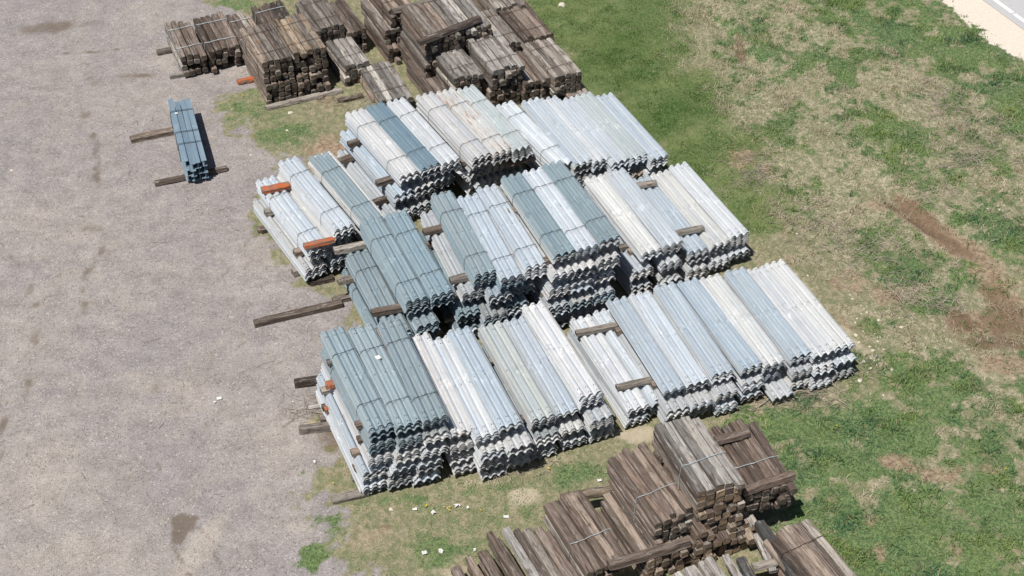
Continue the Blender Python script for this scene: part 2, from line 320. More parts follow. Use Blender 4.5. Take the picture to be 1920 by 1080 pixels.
def build_ground():
    st = .07
    fx = np.arange(-15, 15.01, st); fy = np.arange(16.5, 42.01, st)
    out = np.array([25, 40, 70, 130, 260, 600, 1200.])
    xs = np.concatenate([-out[::-1], [-19], fx, [19], out]); ys = np.concatenate([-out[::-1], [0, 8, 12, 14.5], fy, [44, 48, 55], out[1:]+30])
    X, Y = np.meshgrid(xs, ys); x = X.ravel(); y = Y.ravel()
    c = cover(x, y); z = height(x, y, c)
    nx, ny = len(xs), len(ys)
    me = bpy.data.meshes.new('ground')
    me.vertices.add(nx*ny); me.vertices.foreach_set('co', np.stack([x, y, z], 1).astype(np.float32).ravel())
    i = np.arange((nx-1)*(ny-1)); r_, c_ = i//(nx-1), i % (nx-1); a = r_*nx+c_
    quads = np.stack([a, a+1, a+nx+1, a+nx], 1).astype(np.int32)
    me.loops.add(quads.size); me.loops.foreach_set('vertex_index', quads.ravel())
    me.polygons.add(len(quads)); me.polygons.foreach_set('loop_start', np.arange(0, quads.size, 4, dtype=np.int32))
    me.update(calc_edges=True)
    me.polygons.foreach_set('use_smooth', np.ones(len(quads), bool))
    def attr(nm, a, b, cc, d):
        at_ = me.attributes.new(nm, 'FLOAT_COLOR', 'POINT')
        at_.data.foreach_set('color', np.stack([a, b, cc, d], 1).astype(np.float32).ravel())
    attr('cover_a', c['veg'], c['lush'], c['dry'], c['sand'])
    attr('cover_b', c['bare'], c['wet'], c['pale'], c['blue'])
    attr('cover_c', c['lawn'], c['dark'], c['lawn']*0, c['lawn']*0+1)
    k = NT('ground_surface'); tc = k.n('ShaderNodeTexCoord'); v = tc.outputs['Object']
    def at4(nm):
        a = k.n('ShaderNodeAttribute', attribute_name=nm); s_ = k.n('ShaderNodeSeparateColor'); k.set(s_.inputs[0], a.outputs['Color'])
        return s_.outputs[0], s_.outputs[1], s_.outputs[2], a.outputs['Alpha']
    veg, lush, dry, sand = at4('cover_a'); bare, wet, pale, blue = at4('cover_b'); lawn, dark, _, _ = at4('cover_c')
    nb = k.noise(v, 2.2, 6, .6); nm = k.noise(v, 9, 6, .65); nf = k.noise(v, 42, 5, .7); nh = k.noise(v, 120, 3, .7); nt = k.noise(k.vmul(v, (1, .8, 1)), 17, 6, .75, .6); nt2 = k.noise(k.vmul(v, (1, .8, 1)), 6.5, 5, .7, .5)
    # crushed-stone yard
    grav = k.mix(k.mapr(nm, .3, .7), (.272, .243, .235), (.342, .311, .303))
    grav = k.mix(k.math('MULTIPLY', blue, .6), grav, k.mix(nf, (.245, .222, .218), (.335, .308, .302)))
    grav = k.mix(k.math('MULTIPLY', pale, .78), grav, k.mix(nm, (.375, .322, .272), (.485, .432, .38)))
    sp = k.n('ShaderNodeSeparateColor'); k.set(sp.inputs[0], k.vor(v, 34, 'Color'))
    sp2 = k.n('ShaderNodeSeparateColor'); k.set(sp2.inputs[0], k.vor(v, 70, 'Color'))
    f = k.math('ADD', k.mapr(sp.outputs[0], 0, 1, -.10, .10, False), k.mapr(sp2.outputs[1], 0, 1, -.16, .16, False))
    f = k.math('ADD', f, k.mapr(nf, .3, .7, .80, 1.20, False))
    f = k.math('ADD', f, k.mapr(nb, .35, .65, -.13, .13, False)); big = k.noise(k.vmul(v, (.9, .55, 1)), 1.0, 6, .65, .6)
    grav = k.mix(k.mapr(big, .48, .66, 0, .38), grav, k.mix(nm, (.315, .27, .23), (.41, .365, .32)))
    g = k.n('ShaderNodeCombineColor', i_0=f, i_1=f, i_2=f)
    grav = k.mix(1.0, grav, g.outputs[0], 'MULTIPLY')
    grav = k.mix(k.mapr(sp.outputs[1], .975, .985, 0, .6), grav, (.56, .52, .48))
    grav = k.mix(k.mapr(sp.outputs[2], .04, .06, .55, 0), grav, (.13, .115, .11))
    # soil and thatch
    soil = k.mix(k.mapr(nm, .35, .65), (.21, .14, .095), (.43, .325, .225))
    thatch = k.mix(k.mapr(nm, .35, .65), (.20, .17, .095), (.37, .315, .205)); straw = k.mix(k.mapr(nt, .30, .62), (.125, .12, .06), (.60, .52, .385)); thatch = k.mix(k.mapr(dry, .2, .8, .35, 1), thatch, straw); thatch = k.mix(k.mapr(k.math('ADD', nt2, k.math('MULTIPLY', nt, .5)), .70, .84, 0, .7), thatch, (.13, .17, .07))
    thatch = k.mix(k.mapr(nf, .45, .62, 0, .6), thatch, (.145, .165, .075))
    grn = k.mix(k.mapr(nt, .34, .66), (.045, .09, .036), (.205, .275, .11))
    tuft = k.math('ADD', lush, k.mapr(nf, .3, .7, -.35, .35, False))
    vg = k.mix(k.mapr(tuft, .25, .65), thatch, grn)
    lw = k.mix(k.mapr(nb, .35, .65), (.065, .125, .03), (.165, .215, .08)); lw = k.mix(k.mapr(nm, .42, .68, 0, .75), lw, (.215, .21, .105))
    lw = k.mix(k.math('MULTIPLY', dark, .8), lw, k.mix(nf, (.04, .09, .015), (.075, .135, .028)))
    lw = k.mix(k.mapr(nt, .42, .70, 0, .65), lw, (.20, .245, .095)); lw = k.mix(k.mapr(nt, .46, .32, 0, .6), lw, (.045, .085, .022))
    vg = k.mix(k.mapr(lawn, .25, .6), vg, lw)
    vg = k.mix(k.mapr(k.math('ADD', bare, k.mapr(nf, .3, .7, -.25, .25, False)), .35, .7), vg, soil)
    vg = k.mix(k.mapr(k.math('ADD', pale, k.mapr(nf, .3, .7, -.2, .2, False)), .4, .8), vg, k.mix(nm, (.40, .335, .235), (.56, .49, .37)))
    vf = k.mapr(k.math('ADD', veg, k.mapr(nf, .3, .7, -.3, .3, False)), .35, .65)
    col = k.mix(vf, grav, vg)
    sd = k.mix(nm, (.68, .58, .46), (.78, .71, .62))
    sd = k.mix(k.mapr(sp.outputs[0], .9, .94, 0, .6), sd, (.80, .76, .70))
    sf = k.mapr(k.math('ADD', sand, k.mapr(nf, .3, .7, -.3, .3, False)), .35, .6)
    col = k.mix(sf, col, sd)
    wm = k.math('MULTIPLY', k.mapr(k.math('ADD', wet, k.mapr(nm, .3, .7, -.16, .16, False)), .18, .75), .85)
    wcol_ = k.mix(veg, k.mix(nm, (.115, .085, .062), (.20, .158, .12)), k.mix(nm, (.11, .068, .042), (.24, .155, .095)))
    col = k.mix(wm, col, wcol_)
    col = k.mix(k.math('MULTIPLY', k.mapr(nh, .52, .66, 0, .45), veg), col, (.055, .05, .03))
    hgt = k.math('ADD', k.math('MULTIPLY', nf, .8), k.math('MULTIPLY', k.vor(v, 48), .7))
    k.bump(hgt, .55, .03)
    k.out(col, k.mapr(wet, .5, .9, .92, .55), 0, .3)
    me.materials.append(k.m)
    o = obj('ground', me); tag(o, 'gravel yard running into patchy grass and bare soil', kind='structure')
build_ground()

# ------------------------------------------------------------------ road in the far corner
def strip(name, pa, pb, wid0, wid1, z, m, label, n=2):
    """flat strip parallel to the line pa-pb, between two sideways offsets"""
    a = np.array(pa); b = np.array(pb); d = (b-a)/np.linalg.norm(b-a); nrm = np.array([-d[1], d[0]])
    L0, L1 = a-d*30, b+d*60
    vs = []
    for P in (L0, L1):
        for o_ in (wid0, wid1): q = P+nrm*o_; vs.append((q[0], q[1], z))
    # order so that the normal points up
    f = (0, 1, 3, 2)
    v = np.array(vs); nz = np.cross(v[1]-v[0], v[3]-v[0])[2]
    o = obj(name, mesh(name, vs, [f if nz > 0 else f[::-1]], [m])); tag(o, label, kind='structure'); return o, d, nrm
ra = at(1842, 0)[:2]; rb = at(1920, 57)[:2]
k = NT('asphalt'); tc = k.n('ShaderNodeTexCoord'); v = tc.outputs['Object']
f = k.mapr(k.noise(v, 30, 5, .7), .3, .7, .85, 1.15, False); g = k.n('ShaderNodeCombineColor', i_0=f, i_1=f, i_2=f)
ASPH = k.out(k.mix(1.0, k.mix(k.noise(v, .8, 3), (.44, .43, .44), (.50, .49, .49)), g.outputs[0], 'MULTIPLY'), .9)
_, rd, rn = strip('road', ra, rb, 0, 7.0, .012, ASPH, 'pale asphalt road in the far right corner')
k = NT('road_paint'); tc = k.n('ShaderNodeTexCoord')
PAINT = k.out(k.mix(k.mapr(k.noise(tc.outputs['Object'], 25, 4, .7), .55, .7, 0, .5), (.80, .80, .80), (.5, .5, .5)), .7)
vs = []; fs = []
def dash(t0, t1, o0, o1):
    b = len(vs)
    for t in (t0, t1):
        for o_ in (o0, o1):
            q = ra+rd*t+rn*o_; vs.append((q[0], q[1], .017))
    fs.append((b, b+1, b+3, b+2))
dash(-30, 0.92, .23, .36); dash(.98, 60, .23, .36)
o = obj('road_marking', mesh('road_marking', vs, fs, [PAINT])); tag(o, 'worn white edge line along the asphalt road', kind='structure')

# ------------------------------------------------------------------ guardrail beams
BW, BL, BD = .500, 2.85, .082          # width, length, depth of one three-ridge beam
def beam_mesh(seed, bend=0.0):
    r = random.Random(seed); P = BW/3
    us = [(-.5, .0), (-.45, .002), (-.39, .010), (-.22, .060), (-.16, .070), (-.06, .0755), (.06, .0755), (.16, .070), (.22, .060), (.39, .010), (.45, .002)]
    xs = []; zs = []
    for p_ in (-1, 0, 1):
        for u, z in us: xs.append((p_+u)*P); zs.append(z)
    xs.append(BW/2); zs.append(0.0); NS = len(xs)-1
    h = BL/2
    ys = [-h, -h+.045, -h+.073, -h+.19, -h+.218, -h+.42, -.36, -.015, .015, .36, h-.42, h-.218, h-.19, h-.073, h-.045, h]
    ph = [r.uniform(0, 6.28) for _ in range(6)]; am = r.uniform(.003, .010)
    vs = []
    def pt(x, y, z, off):
        t = y/h
        dz = am*math.sin(2.1*t+ph[0])+am*.7*math.sin(4.5*t+ph[1]+x*5)+x*.02*math.sin(1.3*t+ph[2])
        dx = .004*math.sin(1.9*t+ph[3])
        if bend:
            u = max(0, (.55-t)/1.55); dx += bend*u*u*.9; dz -= .0*u
            dz += x*1.2*math.sin(u*3.0)*.55
        return (x+dx, y, z+dz+off)
    for off in (0, -.0045):
        for y in ys:
            for x, z in zip(xs, zs): vs.append(pt(x, y, z, off))
    n1 = NS+1; N = n1*len(ys); fs = []
    holes = set()
    for j in (1, 3, 11, 13):
        for i in (4, 6, 15, 17, 26, 28):
            if r.random() < .85: holes.add((j, i))
    for i in (4, 17, 28) if seed % 2 else (6, 15, 26): holes.add((7, i))
    for j in range(len(ys)-1):
        for i in range(NS):
            if (j, i) in holes: continue
            a = j*n1+i
            fs.append((a, a+1, a+1+n1, a+n1)); b = a+N
            fs.append((b, b+n1, b+n1+1, b+1))
    J = len(ys)-1
    for i in range(NS):
        a = i; fs.append((a, a+N, a+N+1, a+1))
        a = J*n1+i; fs.append((a+1, a+1+N, a+N, a))
    for j in range(J):
        a = j*n1; fs.append((a+n1, a+n1+N, a+N, a))
        a = j*n1+NS; fs.append((a, a+N, a+N+n1, a+n1))
    return mesh('guard_beam', vs, fs, [MS])
BEAMS = [beam_mesh(i) for i in range(7)]

def tube(pts, rad, sides=5):
    vs, fs = [], []
    for i, p in enumerate(pts):
        p = Vector(p); a = Vector(pts[max(0, i-1)]); b = Vector(pts[min(len(pts)-1, i+1)])
        d = (b-a).normalized(); u = d.cross(Vector((.13, .31, .94))).normalized(); v_ = d.cross(u)
        for s_ in range(sides):
            t = 2*math.pi*s_/sides; vs.append(p+u*(rad*math.cos(t))+v_*(rad*math.sin(t)))
    for i in range(len(pts)-1):
        for s_ in range(sides):
            a = i*sides+s_; b = i*sides+(s_+1) % sides
            fs.append((a, b, b+sides, a+sides))
    fs.append(tuple(range(sides))[::-1]); fs.append(tuple(range((len(pts)-1)*sides, len(pts)*sides)))
    return vs, fs
def join(parts):
    vs, fs = [], []
    for v_, f_ in parts:
        b = len(vs); vs += list(v_); fs += [tuple(i+b for i in q) for q in f_]
    return vs, fs
def wire_mesh(hb, seed):
    r = random.Random(seed); P = BW/3; x0 = -BW/2-.008; zt = hb+.008
    a = [(x0, .0, -.01), (x0-.004, .006, hb*.5), (x0+.012, 0, hb-.05)]
    for i in range(7):
        t = i/6; a.append((-P-.05+t*(2*P+.1), r.uniform(-.012, .012)+.03*(t-.5), zt+.012*math.sin(math.pi*t)))
    a += [(-x0-.012, 0, hb-.05), (-x0+.004, 0, hb*.5), (-x0, 0, -.01)]
    b = []
    for i in range(25):                                  # second strand, twisted and dipping into the valleys
        t = i/24; x = (-.5+t)*BW*1.0
        b.append((x, .018+.022*math.sin(i*1.9+seed)+.03*(t-.5), zt+.004-.028*(.5-.5*math.cos(2*math.pi*x/P))))
    return mesh('wire_tie', *join([tube(a, .0038), tube(b, .0028)]), [MWIRE], smooth=True)
WIRES = {}
def wire(hb, k):
    key = (round(hb, 2), k % 3)
    if key not in WIRES: WIRES[key] = wire_mesh(round(hb, 2), k % 3+1)
    return WIRES[key]

PAL = {
 'white': [(.74, .755, .77), (.70, .72, .74), (.76, .765, .77), (.69, .71, .735)],
 'pink': [(.72, .705, .70), (.69, .68, .675), (.74, .73, .725)],
 'cream': [(.745, .74, .72), (.72, .717, .70), (.74, .738, .725)],
 'grey': [(.50, .525, .53), (.56, .575, .575), (.45, .48, .49)],
 'ash': [(.59, .62, .61), (.56, .595, .59)],
 'sky': [(.54, .60, .655), (.58, .63, .68), (.50, .565, .62)],
 'pale': [(.64, .68, .72), (.68, .715, .75), (.61, .66, .705)],
 'blue': [(.335, .42, .46), (.375, .45, .48), (.32, .41, .455)],
 'slate': [(.25, .345, .41), (.265, .36, .425)],
 'post': [(.25, .34, .41), (.27, .36, .43)],
 'rusty': [(.56, .50, .45), (.52, .44, .39)],
}
PAL['mix'] = PAL['white']+PAL['cream']+PAL['grey']+PAL['pale']+PAL['pink']
PAL['bmix'] = PAL['blue']+PAL['grey']+PAL['blue']+PAL['sky']
TONE = {'white': 'whitish', 'pink': 'dull white', 'cream': 'cream coloured', 'grey': 'grey', 'ash': 'greenish grey', 'sky': 'light blue', 'pale': 'pale bluish', 'blue': 'blue-green', 'slate': 'slate blue', 'rusty': 'rust stained', 'mix': 'pale galvanised', 'bmix': 'dull blue-grey'}
def pick(p):
    c = random.choice(PAL[p]); f = random.uniform(.84, .98)
    return tuple(min(.8, x*f*t) for x, t in zip(c, (.985, .997, 1.008)))
bundles_made = 0
def beam_bundle(xy, yaw, z0, nb, sp, top, body, label, group, ties=0, rust=1.0, tagged=None, jit=1.0, fan=0.0, tiltx=0.0):
    """one strapped pile of nested beams; z0 is the height of its underside"""
    global bundles_made; bundles_made += 1
    t = thing('beam_bundle', label, 'beam bundle', (xy[0], xy[1], z0), yaw, group)
    if tiltx: t.rotation_euler = (0, tiltx, yaw)
    for i in range(nb):
        c = pick(top if i == nb-1 else body); dull = 1 if (i == nb-1 and jit == 1) else (.92 if jit == 1 else random.uniform(.76, 1.0)); c = tuple(q*dull for q in c)
        a = rust if i == nb-1 else random.choice([1, 1, 1, .85, .7, .58])
        obj('beam', random.choice(BEAMS), t, (random.gauss(0, .007)*jit, random.gauss(0, .006)*jit+random.choice([0]*7+[.03, -.04]), i*sp+.005),
            (0, random.gauss(0, .006)*jit, random.gauss(0, .0055)*jit+fan*(i/nb)), (1, random.uniform(.992, 1.006), 1), (*c, a))
    hb = (nb-1)*sp+BD
    if ties:
        for y in ((-.80, .72) if ties == 2 else (.6,)):
            obj('wire_tie', wire(hb, bundles_made), t, (0, y+random.uniform(-.06, .06), .002), (0, 0, random.uniform(-.03, .03)))
    if tagged is not None:
        v_ = [(-.045, -.05, 0), (.045, -.05, 0), (.045, .05, 0), (-.045, .05, 0), (-.045, -.05, .003), (.045, -.05, .003), (.045, .05, .003), (-.045, .05, .003)]
        f_ = [(3, 2, 1, 0), (4, 5, 6, 7), (0, 1, 5, 4), (1, 2, 6, 5), (2, 3, 7, 6), (3, 0, 4, 7)]
        o = obj('paper_tag', mesh('paper_tag', v_, f_, [MPAPER]), t, (*tagged, hb+.008), (0, 0, .15)); o['label'] = 'small white paper tag under the wire'
    return t

# ---- timber pieces (one mesh each; several outlines shared)
def timber_mesh(seed, w_, h_, L_, chamf=.16, mats=None, segs=7, wob=.006):
    r = random.Random(seed); c = min(w_, h_)*chamf; bow = r.uniform(-.014, .014); taper = r.uniform(-.05, .05)
    prof = [(-w_/2+c, -h_/2), (w_/2-c, -h_/2), (w_/2-c*.25, -h_/2+c*.25), (w_/2, -h_/2+c), (w_/2, h_/2-c), (w_/2-c*.3, h_/2-c*.3), (w_/2-c, h_/2), (0, h_/2+.002), (-w_/2+c, h_/2), (-w_/2+c*.3, h_/2-c*.3), (-w_/2, h_/2-c), (-w_/2, -h_/2+c), (-w_/2+c*.25, -h_/2+c*.25)]
    n = len(prof); vs = []; fs = []; mi = []
    off = [(r.uniform(-wob, wob), r.uniform(-wob, wob)) for _ in prof]
    for j in range(segs+1):
        y = -L_/2+L_*j/segs; sx = r.uniform(-wob, wob)*.6+bow*math.sin(math.pi*j/segs); sz = r.uniform(-wob, wob)*.6
        for (x, z), (ox, oz) in zip(prof, off):
            ey = r.uniform(-.008, .008) if j in (0, segs) else 0
            s_ = (.955 if j in (0, segs) else 1)*(1+taper*(j/segs-.5))
            vs.append(((x+ox+r.uniform(-wob, wob)*.5)*s_+sx, y+ey, (z+oz+r.uniform(-wob, wob)*.4)*s_+sz))
    for j in range(segs):
        for i in range(n):
            a = j*n+i; b = j*n+(i+1) % n; fs.append((a, b, b+n, a+n)); mi.append(0)
    fs.append(tuple(range(n))[::-1]); mi.append(1); 
    fs[-1] = tuple(range(n))
    fs.append(tuple(range(segs*n, segs*n+n))[::-1]); mi.append(1)
    # orient: profile runs counter-clockwise seen from -y, so flip the sides
    fs = [tuple(reversed(f_)) if m_ == 0 else f_ for f_, m_ in zip(fs, mi)]
    fs = [tuple(reversed(f_)) for f_ in fs]
    me = mesh('timber', vs, fs, mats or [MW, ME], midx=mi)
    return me
POSTS = [timber_mesh(100+i, .15, .15, 1.45, r_) for i, r_ in enumerate((.12, .18, .26, .34, .15, .22, .3, .2))]
POSTS_T = [timber_mesh(200+i, .15, .15, 1.45, r_, [MW, MT]) for i, r_ in enumerate((.08, .12, .16, .1, .2, .14))]
WOODC = {'brown': [(.17, .125, .10), (.215, .165, .135), (.13, .098, .082), (.26, .205, .165), (.19, .15, .125)], 'grey': [(.30, .265, .23), (.26, .23, .20), (.36, .33, .29), (.21, .18, .16)],
         'tan': [(.33, .26, .19), (.29, .23, .17), (.36, .30, .23)], 'dark': [(.09, .072, .062), (.11, .085, .07)], 'silver': [(.33, .31, .29), (.30, .28, .26), (.36, .34, .31)], 'black': [(.06, .06, .062)]}
WOODC['mixed'] = WOODC['brown']+WOODC['grey']+WOODC['brown']
WOODC['warm'] = WOODC['brown']+WOODC['tan']+WOODC['grey']
def wcol(p, rust=1.0):
    c = random.choice(WOODC[p]); f = random.choice([random.uniform(.5, .8), random.uniform(.8, 1.35), random.uniform(.9, 1.45)]); return (*[x*f for x in c], rust)
timber_n = 0
def timber(a, b, z, w_, h_, label, color='mixed', cat='timber', name='timber', mats=None, chamf=.14, group=None, rz=None, tiltz=0.0):
    """squared or round timber from ground point a to b (world xy), resting with its underside at z"""
    global timber_n; timber_n += 1
    a = np.array(a[:2]); b = np.array(b[:2]); L_ = float(np.linalg.norm(b-a)); m = (a+b)/2
    me = timber_mesh(900+timber_n, w_, h_, L_, chamf, mats or [MW, MT if color in ('tan', 'warm') else ME], segs=8, wob=.009); me.name = name
    o = obj(name, me, None, (m[0], m[1], z+h_/2+.004), (tiltz, 0, math.atan2(-(b-a)[0], (b-a)[1])), color=wcol(color))
    tag(o, label, cat, group); return o

# ------------------------------------------------------------------ beam stacks
ORD = ['top', 'second', 'third', 'fourth', 'fifth', 'sixth']
def dirs(yaw): return np.array([math.cos(yaw), math.sin(yaw)]), np.array([-math.sin(yaw), math.cos(yaw)])
stack_log = []
def column(nl, nr, z, yaw, layers, label, ref, group, ties=0, rust=1.0, tagged=None, sp=None, pitch=None, far=False, gapz=.09, toptone=None, fan=0, dy=0.0, top_nb=None, sheen=None):
    """a column of bundles under the near top corners nl, nr (photo pixels). layers: list of (nb, dx, dy, top palette, body palette)"""
    yaw = R(yaw-(7.3 if group == GB else 6.3)); ux, uy = dirs(yaw)
    m = (at(*nl, z)[:2]+at(*nr, z)[:2])/2
    m = m + (uy*(BL/2) if not far else -uy*(BL/2)) + uy*dy
    n = len(layers); pitch = pitch or z/n
    for i, (nb, dx, dy_, tp, bd) in enumerate(layers):
        zt = z-i*pitch; hb = pitch-gapz
        if nb > 2: nb = max(2, min(nb+2, round((hb-BD)/.050)+1))
        s_ = min((hb-BD)/max(1, nb-1), .052)
        z0 = zt-BD-(nb-1)*s_
        if i == 0: lb = label
        else: lb = '%s bundle %s from top under the %s' % (TONE[bd], ORD[i], ref)
        p = m+ux*dx+uy*dy_
        beam_bundle(p, yaw+random.gauss(0, .004), z0, nb, s_, tp, bd, lb, group, ties if i == 0 else (ties if bd in ('blue', 'bmix') and ties else 0), rust if i == 0 else random.choice([1, 1, .8]), tagged if i == 0 else None, jit=1 if i == 0 else 1.5, fan=fan if i == 0 else 0)
        stack_log.append((ref, i, p, yaw, z0, zt))
    return m, yaw

GF = 'galvanised beam bundles in the front row'; GM = 'galvanised beam bundles in the middle row'; GB = 'galvanised beam bundles in the back row'
mixl = lambda n, dxs, nb=5, b='mix': [(nb, d, random.uniform(-.07, .03), b, b) for d in dxs[:n]]
# front row -------------------------------------------------------------
A_low = [(4, -.06, -.03, 'bmix', 'bmix'), (4, -.07, -.05, 'mix', 'mix'), (4, -.17, -.02, 'pale', 'mix'), (4, -.22, .0, 'mix', 'mix')]
column((693, 806), (739, 792), 1.75, 29.5, [(5, 0, 0, 'blue', 'blue'), (5, -.03, -.04, 'blue', 'blue')]+A_low[1:], 'wire-tied blue-green beam bundle at the left front corner by the gravel', 'left front corner blue-green bundle', GF, 2)
column((743, 798), (791, 786), 1.75, 28.5, [(5, 0, 0, 'blue', 'blue'), (4, 0, -.05, 'bmix', 'bmix')]+A_low[1:], 'wire-tied blue-green beam bundle with a small white tag under its wire', 'blue-green bundle with the white tag', GF, 2, tagged=(.02, .42))
column((793.5, 790), (842, 775), 1.75, 27.6, [(5, 0, 0, 'blue', 'blue'), (5, 0, -.05, 'grey', 'mix')]+A_low[1:], 'wire-tied blue-green beam bundle just right of the white-tagged one', 'blue-green bundle right of the tag', GF, 2)
column((848, 816), (890, 797), 1.25, 26.5, mixl(4, (0, -.02, .0, .06), 5, 'pink'), 'dull white beam bundle half shaded by the blue-green stack on its left', 'white bundle shaded by the blue-green stack', GF)
column((895, 820), (936, 808), 1.25, 27.5, [(3, 0, 0, 'white', 'white'), (5, .06, -.12, 'cream', 'mix'), (5, .04, -.1, 'mix', 'mix'), (4, .10, -.02, 'mix', 'mix')], 'plain white beam bundle lying lower than the light blue one on its right', 'low plain white front bundle', GF)
column((936, 802), (980, 787), 1.36, 27.6, [(4, 0, 0, 'sky', 'grey'), (5, .10, -.22, 'white', 'cream'), (4, .12, -.06, 'mix', 'mix'), (4, .16, .0, 'mix', 'mix')], 'light blue mottled beam bundle left of the greenish grey one in the front row', 'mottled light blue front bundle', GF)
column((996.7, 790), (1043, 773), 1.12, 28, [(4, 0, 0, 'ash', 'grey'), (6, .05, -.10, 'grey', 'mix'), (6, .02, -.06, 'pale', 'mix')], 'smooth greenish grey beam bundle in the front row with dark gap on its left', 'greenish grey front bundle', GF)
column((1046, 780), (1090, 766), 1.02, 27.8, [(2, 0, .04, 'sky', 'cream'), (5, .08, -.10, 'cream', 'mix'), (6, .10, -.06, 'white', 'mix')], 'thin light blue beam bundle with one cream edge between two taller bundles', 'thin light blue front bundle', GF, rust=.9)
column((1090, 745), (1133, 734), 1.2, 29, [(6, 0, 0, 'pink', 'white'), (5, .09, -.28, 'white', 'mix'), (6, .16, -.18, 'pale', 'mix')], 'dull white beam bundle with rust specks standing left of the two loose timbers', 'rust-specked white bundle', GF, rust=.8)
# low pair under the two timbers
column((1178, 770), (1223, 753), .6, 28.5, [(5, 0, 0, 'white', 'white'), (4, -.03, .0, 'pale', 'mix')], 'whitish beam bundle with rust runs lying under two loose timbers', 'timber-topped white bundle', GF, rust=.72)
column((1224, 755), (1266, 737), .6, 28, [(5, 0, 0, 'pale', 'pale'), (4, .0, .05, 'mix', 'mix')], 'pale bluish beam bundle low between the loose timbers and the taller bundles', 'low pale bluish bundle', GF, rust=.85)
kc = [((1246, 737), (1288, 718), 27.2, 'sky', 'white', 'pale bluish beam bundle directly right of the two loose timbers', 'pale bundle right of the timbers', 1, 2, 'low'),
      ((1290, 723), (1332, 704), 27.2, 'pale', 'cream', 'cream and pale beam bundle with a long rust line down its left side', 'bundle with the rust line', .68, 4, 'low'),
      ((1337, 707), (1381, 687), 27.0, 'sky', 'white', 'light blue beam bundle with a bright white right edge in the front row', 'white-edged light blue bundle', 1, 4, ''),
      ((1391, 694), (1432, 678), 28.0, 'sky', 'grey', 'even light blue beam bundle fourth from the right end of the front row', 'even light blue bundle', 1, 4, ''),
      ((1435, 686), (1475, 670), 28.0, 'cream', 'white', 'white and cream beam bundle between the two light blue bundles at right front', 'white bundle between light blue bundles', 1, 4, ''),
      ((1485, 671), (1525, 658), 28.4, 'sky', 'pale', 'light blue beam bundle third from the right end of the front row', 'light blue bundle near the right end', 1, 6, ''),
      ((1527, 667), (1565, 650), 28.6, 'white', 'white', 'bright white beam bundle second from the right end of the front row', 'bright white bundle near the right end', 1, 5, ''),
      ((1568, 652), (1606, 640), 29.4, 'cream', 'pale', 'cream beam bundle at the far right end of the front row', 'cream right end bundle', 1, 4, '')]
for q, (nl, nr, yw, tp, bd, lb, rf, ru, nb, kind) in enumerate(kc):
    lo = [(4, -.02 if q < 3 else .02, -.26 if q < 3 else -.10, 'white', 'mix'), (4, .0, -.30 if q in (2, 4) else -.12, 'mix', 'rusty' if q == 3 else 'mix')]
    if q == 4: lo = [(4, -.05, .05, 'mix', 'mix'), (2, .06, -.33, 'white', 'white')]
    if q == 7: lo = [(2, .03, -.12, 'pale', 'pale'), (3, .0, -.10, 'grey', 'mix')]
    column(nl, nr, .95, yw, [(nb, 0, 0, tp, bd)]+lo, lb, rf, GF, rust=ru)
# middle row ------------------------------------------------------------
column((578, 468), (621, 456), 1.0, 36.5, [(6, 0, 0, 'pale', 'mix'), (6, -.14, .02, 'white', 'mix')], 'whitish beam bundle with two orange timbers lying across it beside the gravel', 'orange-timber bundle', GM, 2, gapz=.15)
column((626, 452), (664, 440), .98, 36.5, [(6, -.06, 0, 'cream', 'mix'), (6, -.10, 0, 'mix', 'mix')], 'cream beam bundle showing as a strip right of the orange timbers', 'cream strip bundle', GM, 0, gapz=.15)
column((623, 432.5), (667, 416), 1.36, 37, [(6, 0, 0, 'pale', 'white')], 'pale bluish wire-tied beam bundle raised beside the orange timbers', 'raised pale bluish bundle', GM, 2, pitch=.32, gapz=.0)
column((578, 291), (614, 285), 1.36, 37, [(6, 0, 0, 'blue', 'cream')], 'blue-grey wire-tied bundle with one cream edge behind the raised pale bundle', 'blue-grey bundle with cream edge', GM, 2, pitch=.32, gapz=.0, far=True)
column((578, 291), (614, 285), .98, 37, [(6, .08, -.05, 'cream', 'mix'), (6, .05, -.05, 'mix', 'mix')], 'cream beam bundle lying under the cream-edged blue-grey bundle', 'lower cream bundle', GM, gapz=.15, far=True)
M2 = [(7, -.45, -.26, 'blue', 'blue'), (6, -.54, -.24, 'blue', 'blue')]
column((759, 569.6), (805.7, 550), 1.5, 29.5, [(7, 0, 0, 'blue', 'blue')]+M2, 'left wire-tied blue-green bundle of the pair in the middle row', 'left middle blue-green bundle', GM, 2, gapz=.12)
column((807.5, 555), (854.5, 539), 1.5, 29.5, [(7, 0, 0, 'blue', 'blue'), (5, -.44, -.24, 'blue', 'bmix'), (4, -.46, -.2, 'bmix', 'bmix')], 'right wire-tied blue-green bundle of the pair with tan stains in the middle row', 'tan-stained middle blue-green bundle', GM, 2, gapz=.12, rust=.92)
column((812, 556), (856, 543), .55, 29.5, [(4, -.02, -.05, 'bmix', 'bmix')], 'low dull beam bundle in the shade under the tan-stained blue-green bundle', 'shaded low bundle', GM, 0, gapz=.12)
qc = [((887, 520.3), (934.2, 500), 26.6, 'blue', 'blue', 'leftmost blue-green bundle of the tall centre stack', 'left centre blue-green bundle', 4),
      ((937, 520), (981, 505), 26.2, 'sky', 'bmix', 'light blue wire-tied bundle between blue-green and white in the centre stack', 'light blue centre bundle', 6),
      ((983, 504.6), (1025.5, 489), 26.4, 'pale', 'white', 'whitish wire-tied bundle at the right of the centre stack with grey patches', 'whitish centre bundle', 4)]
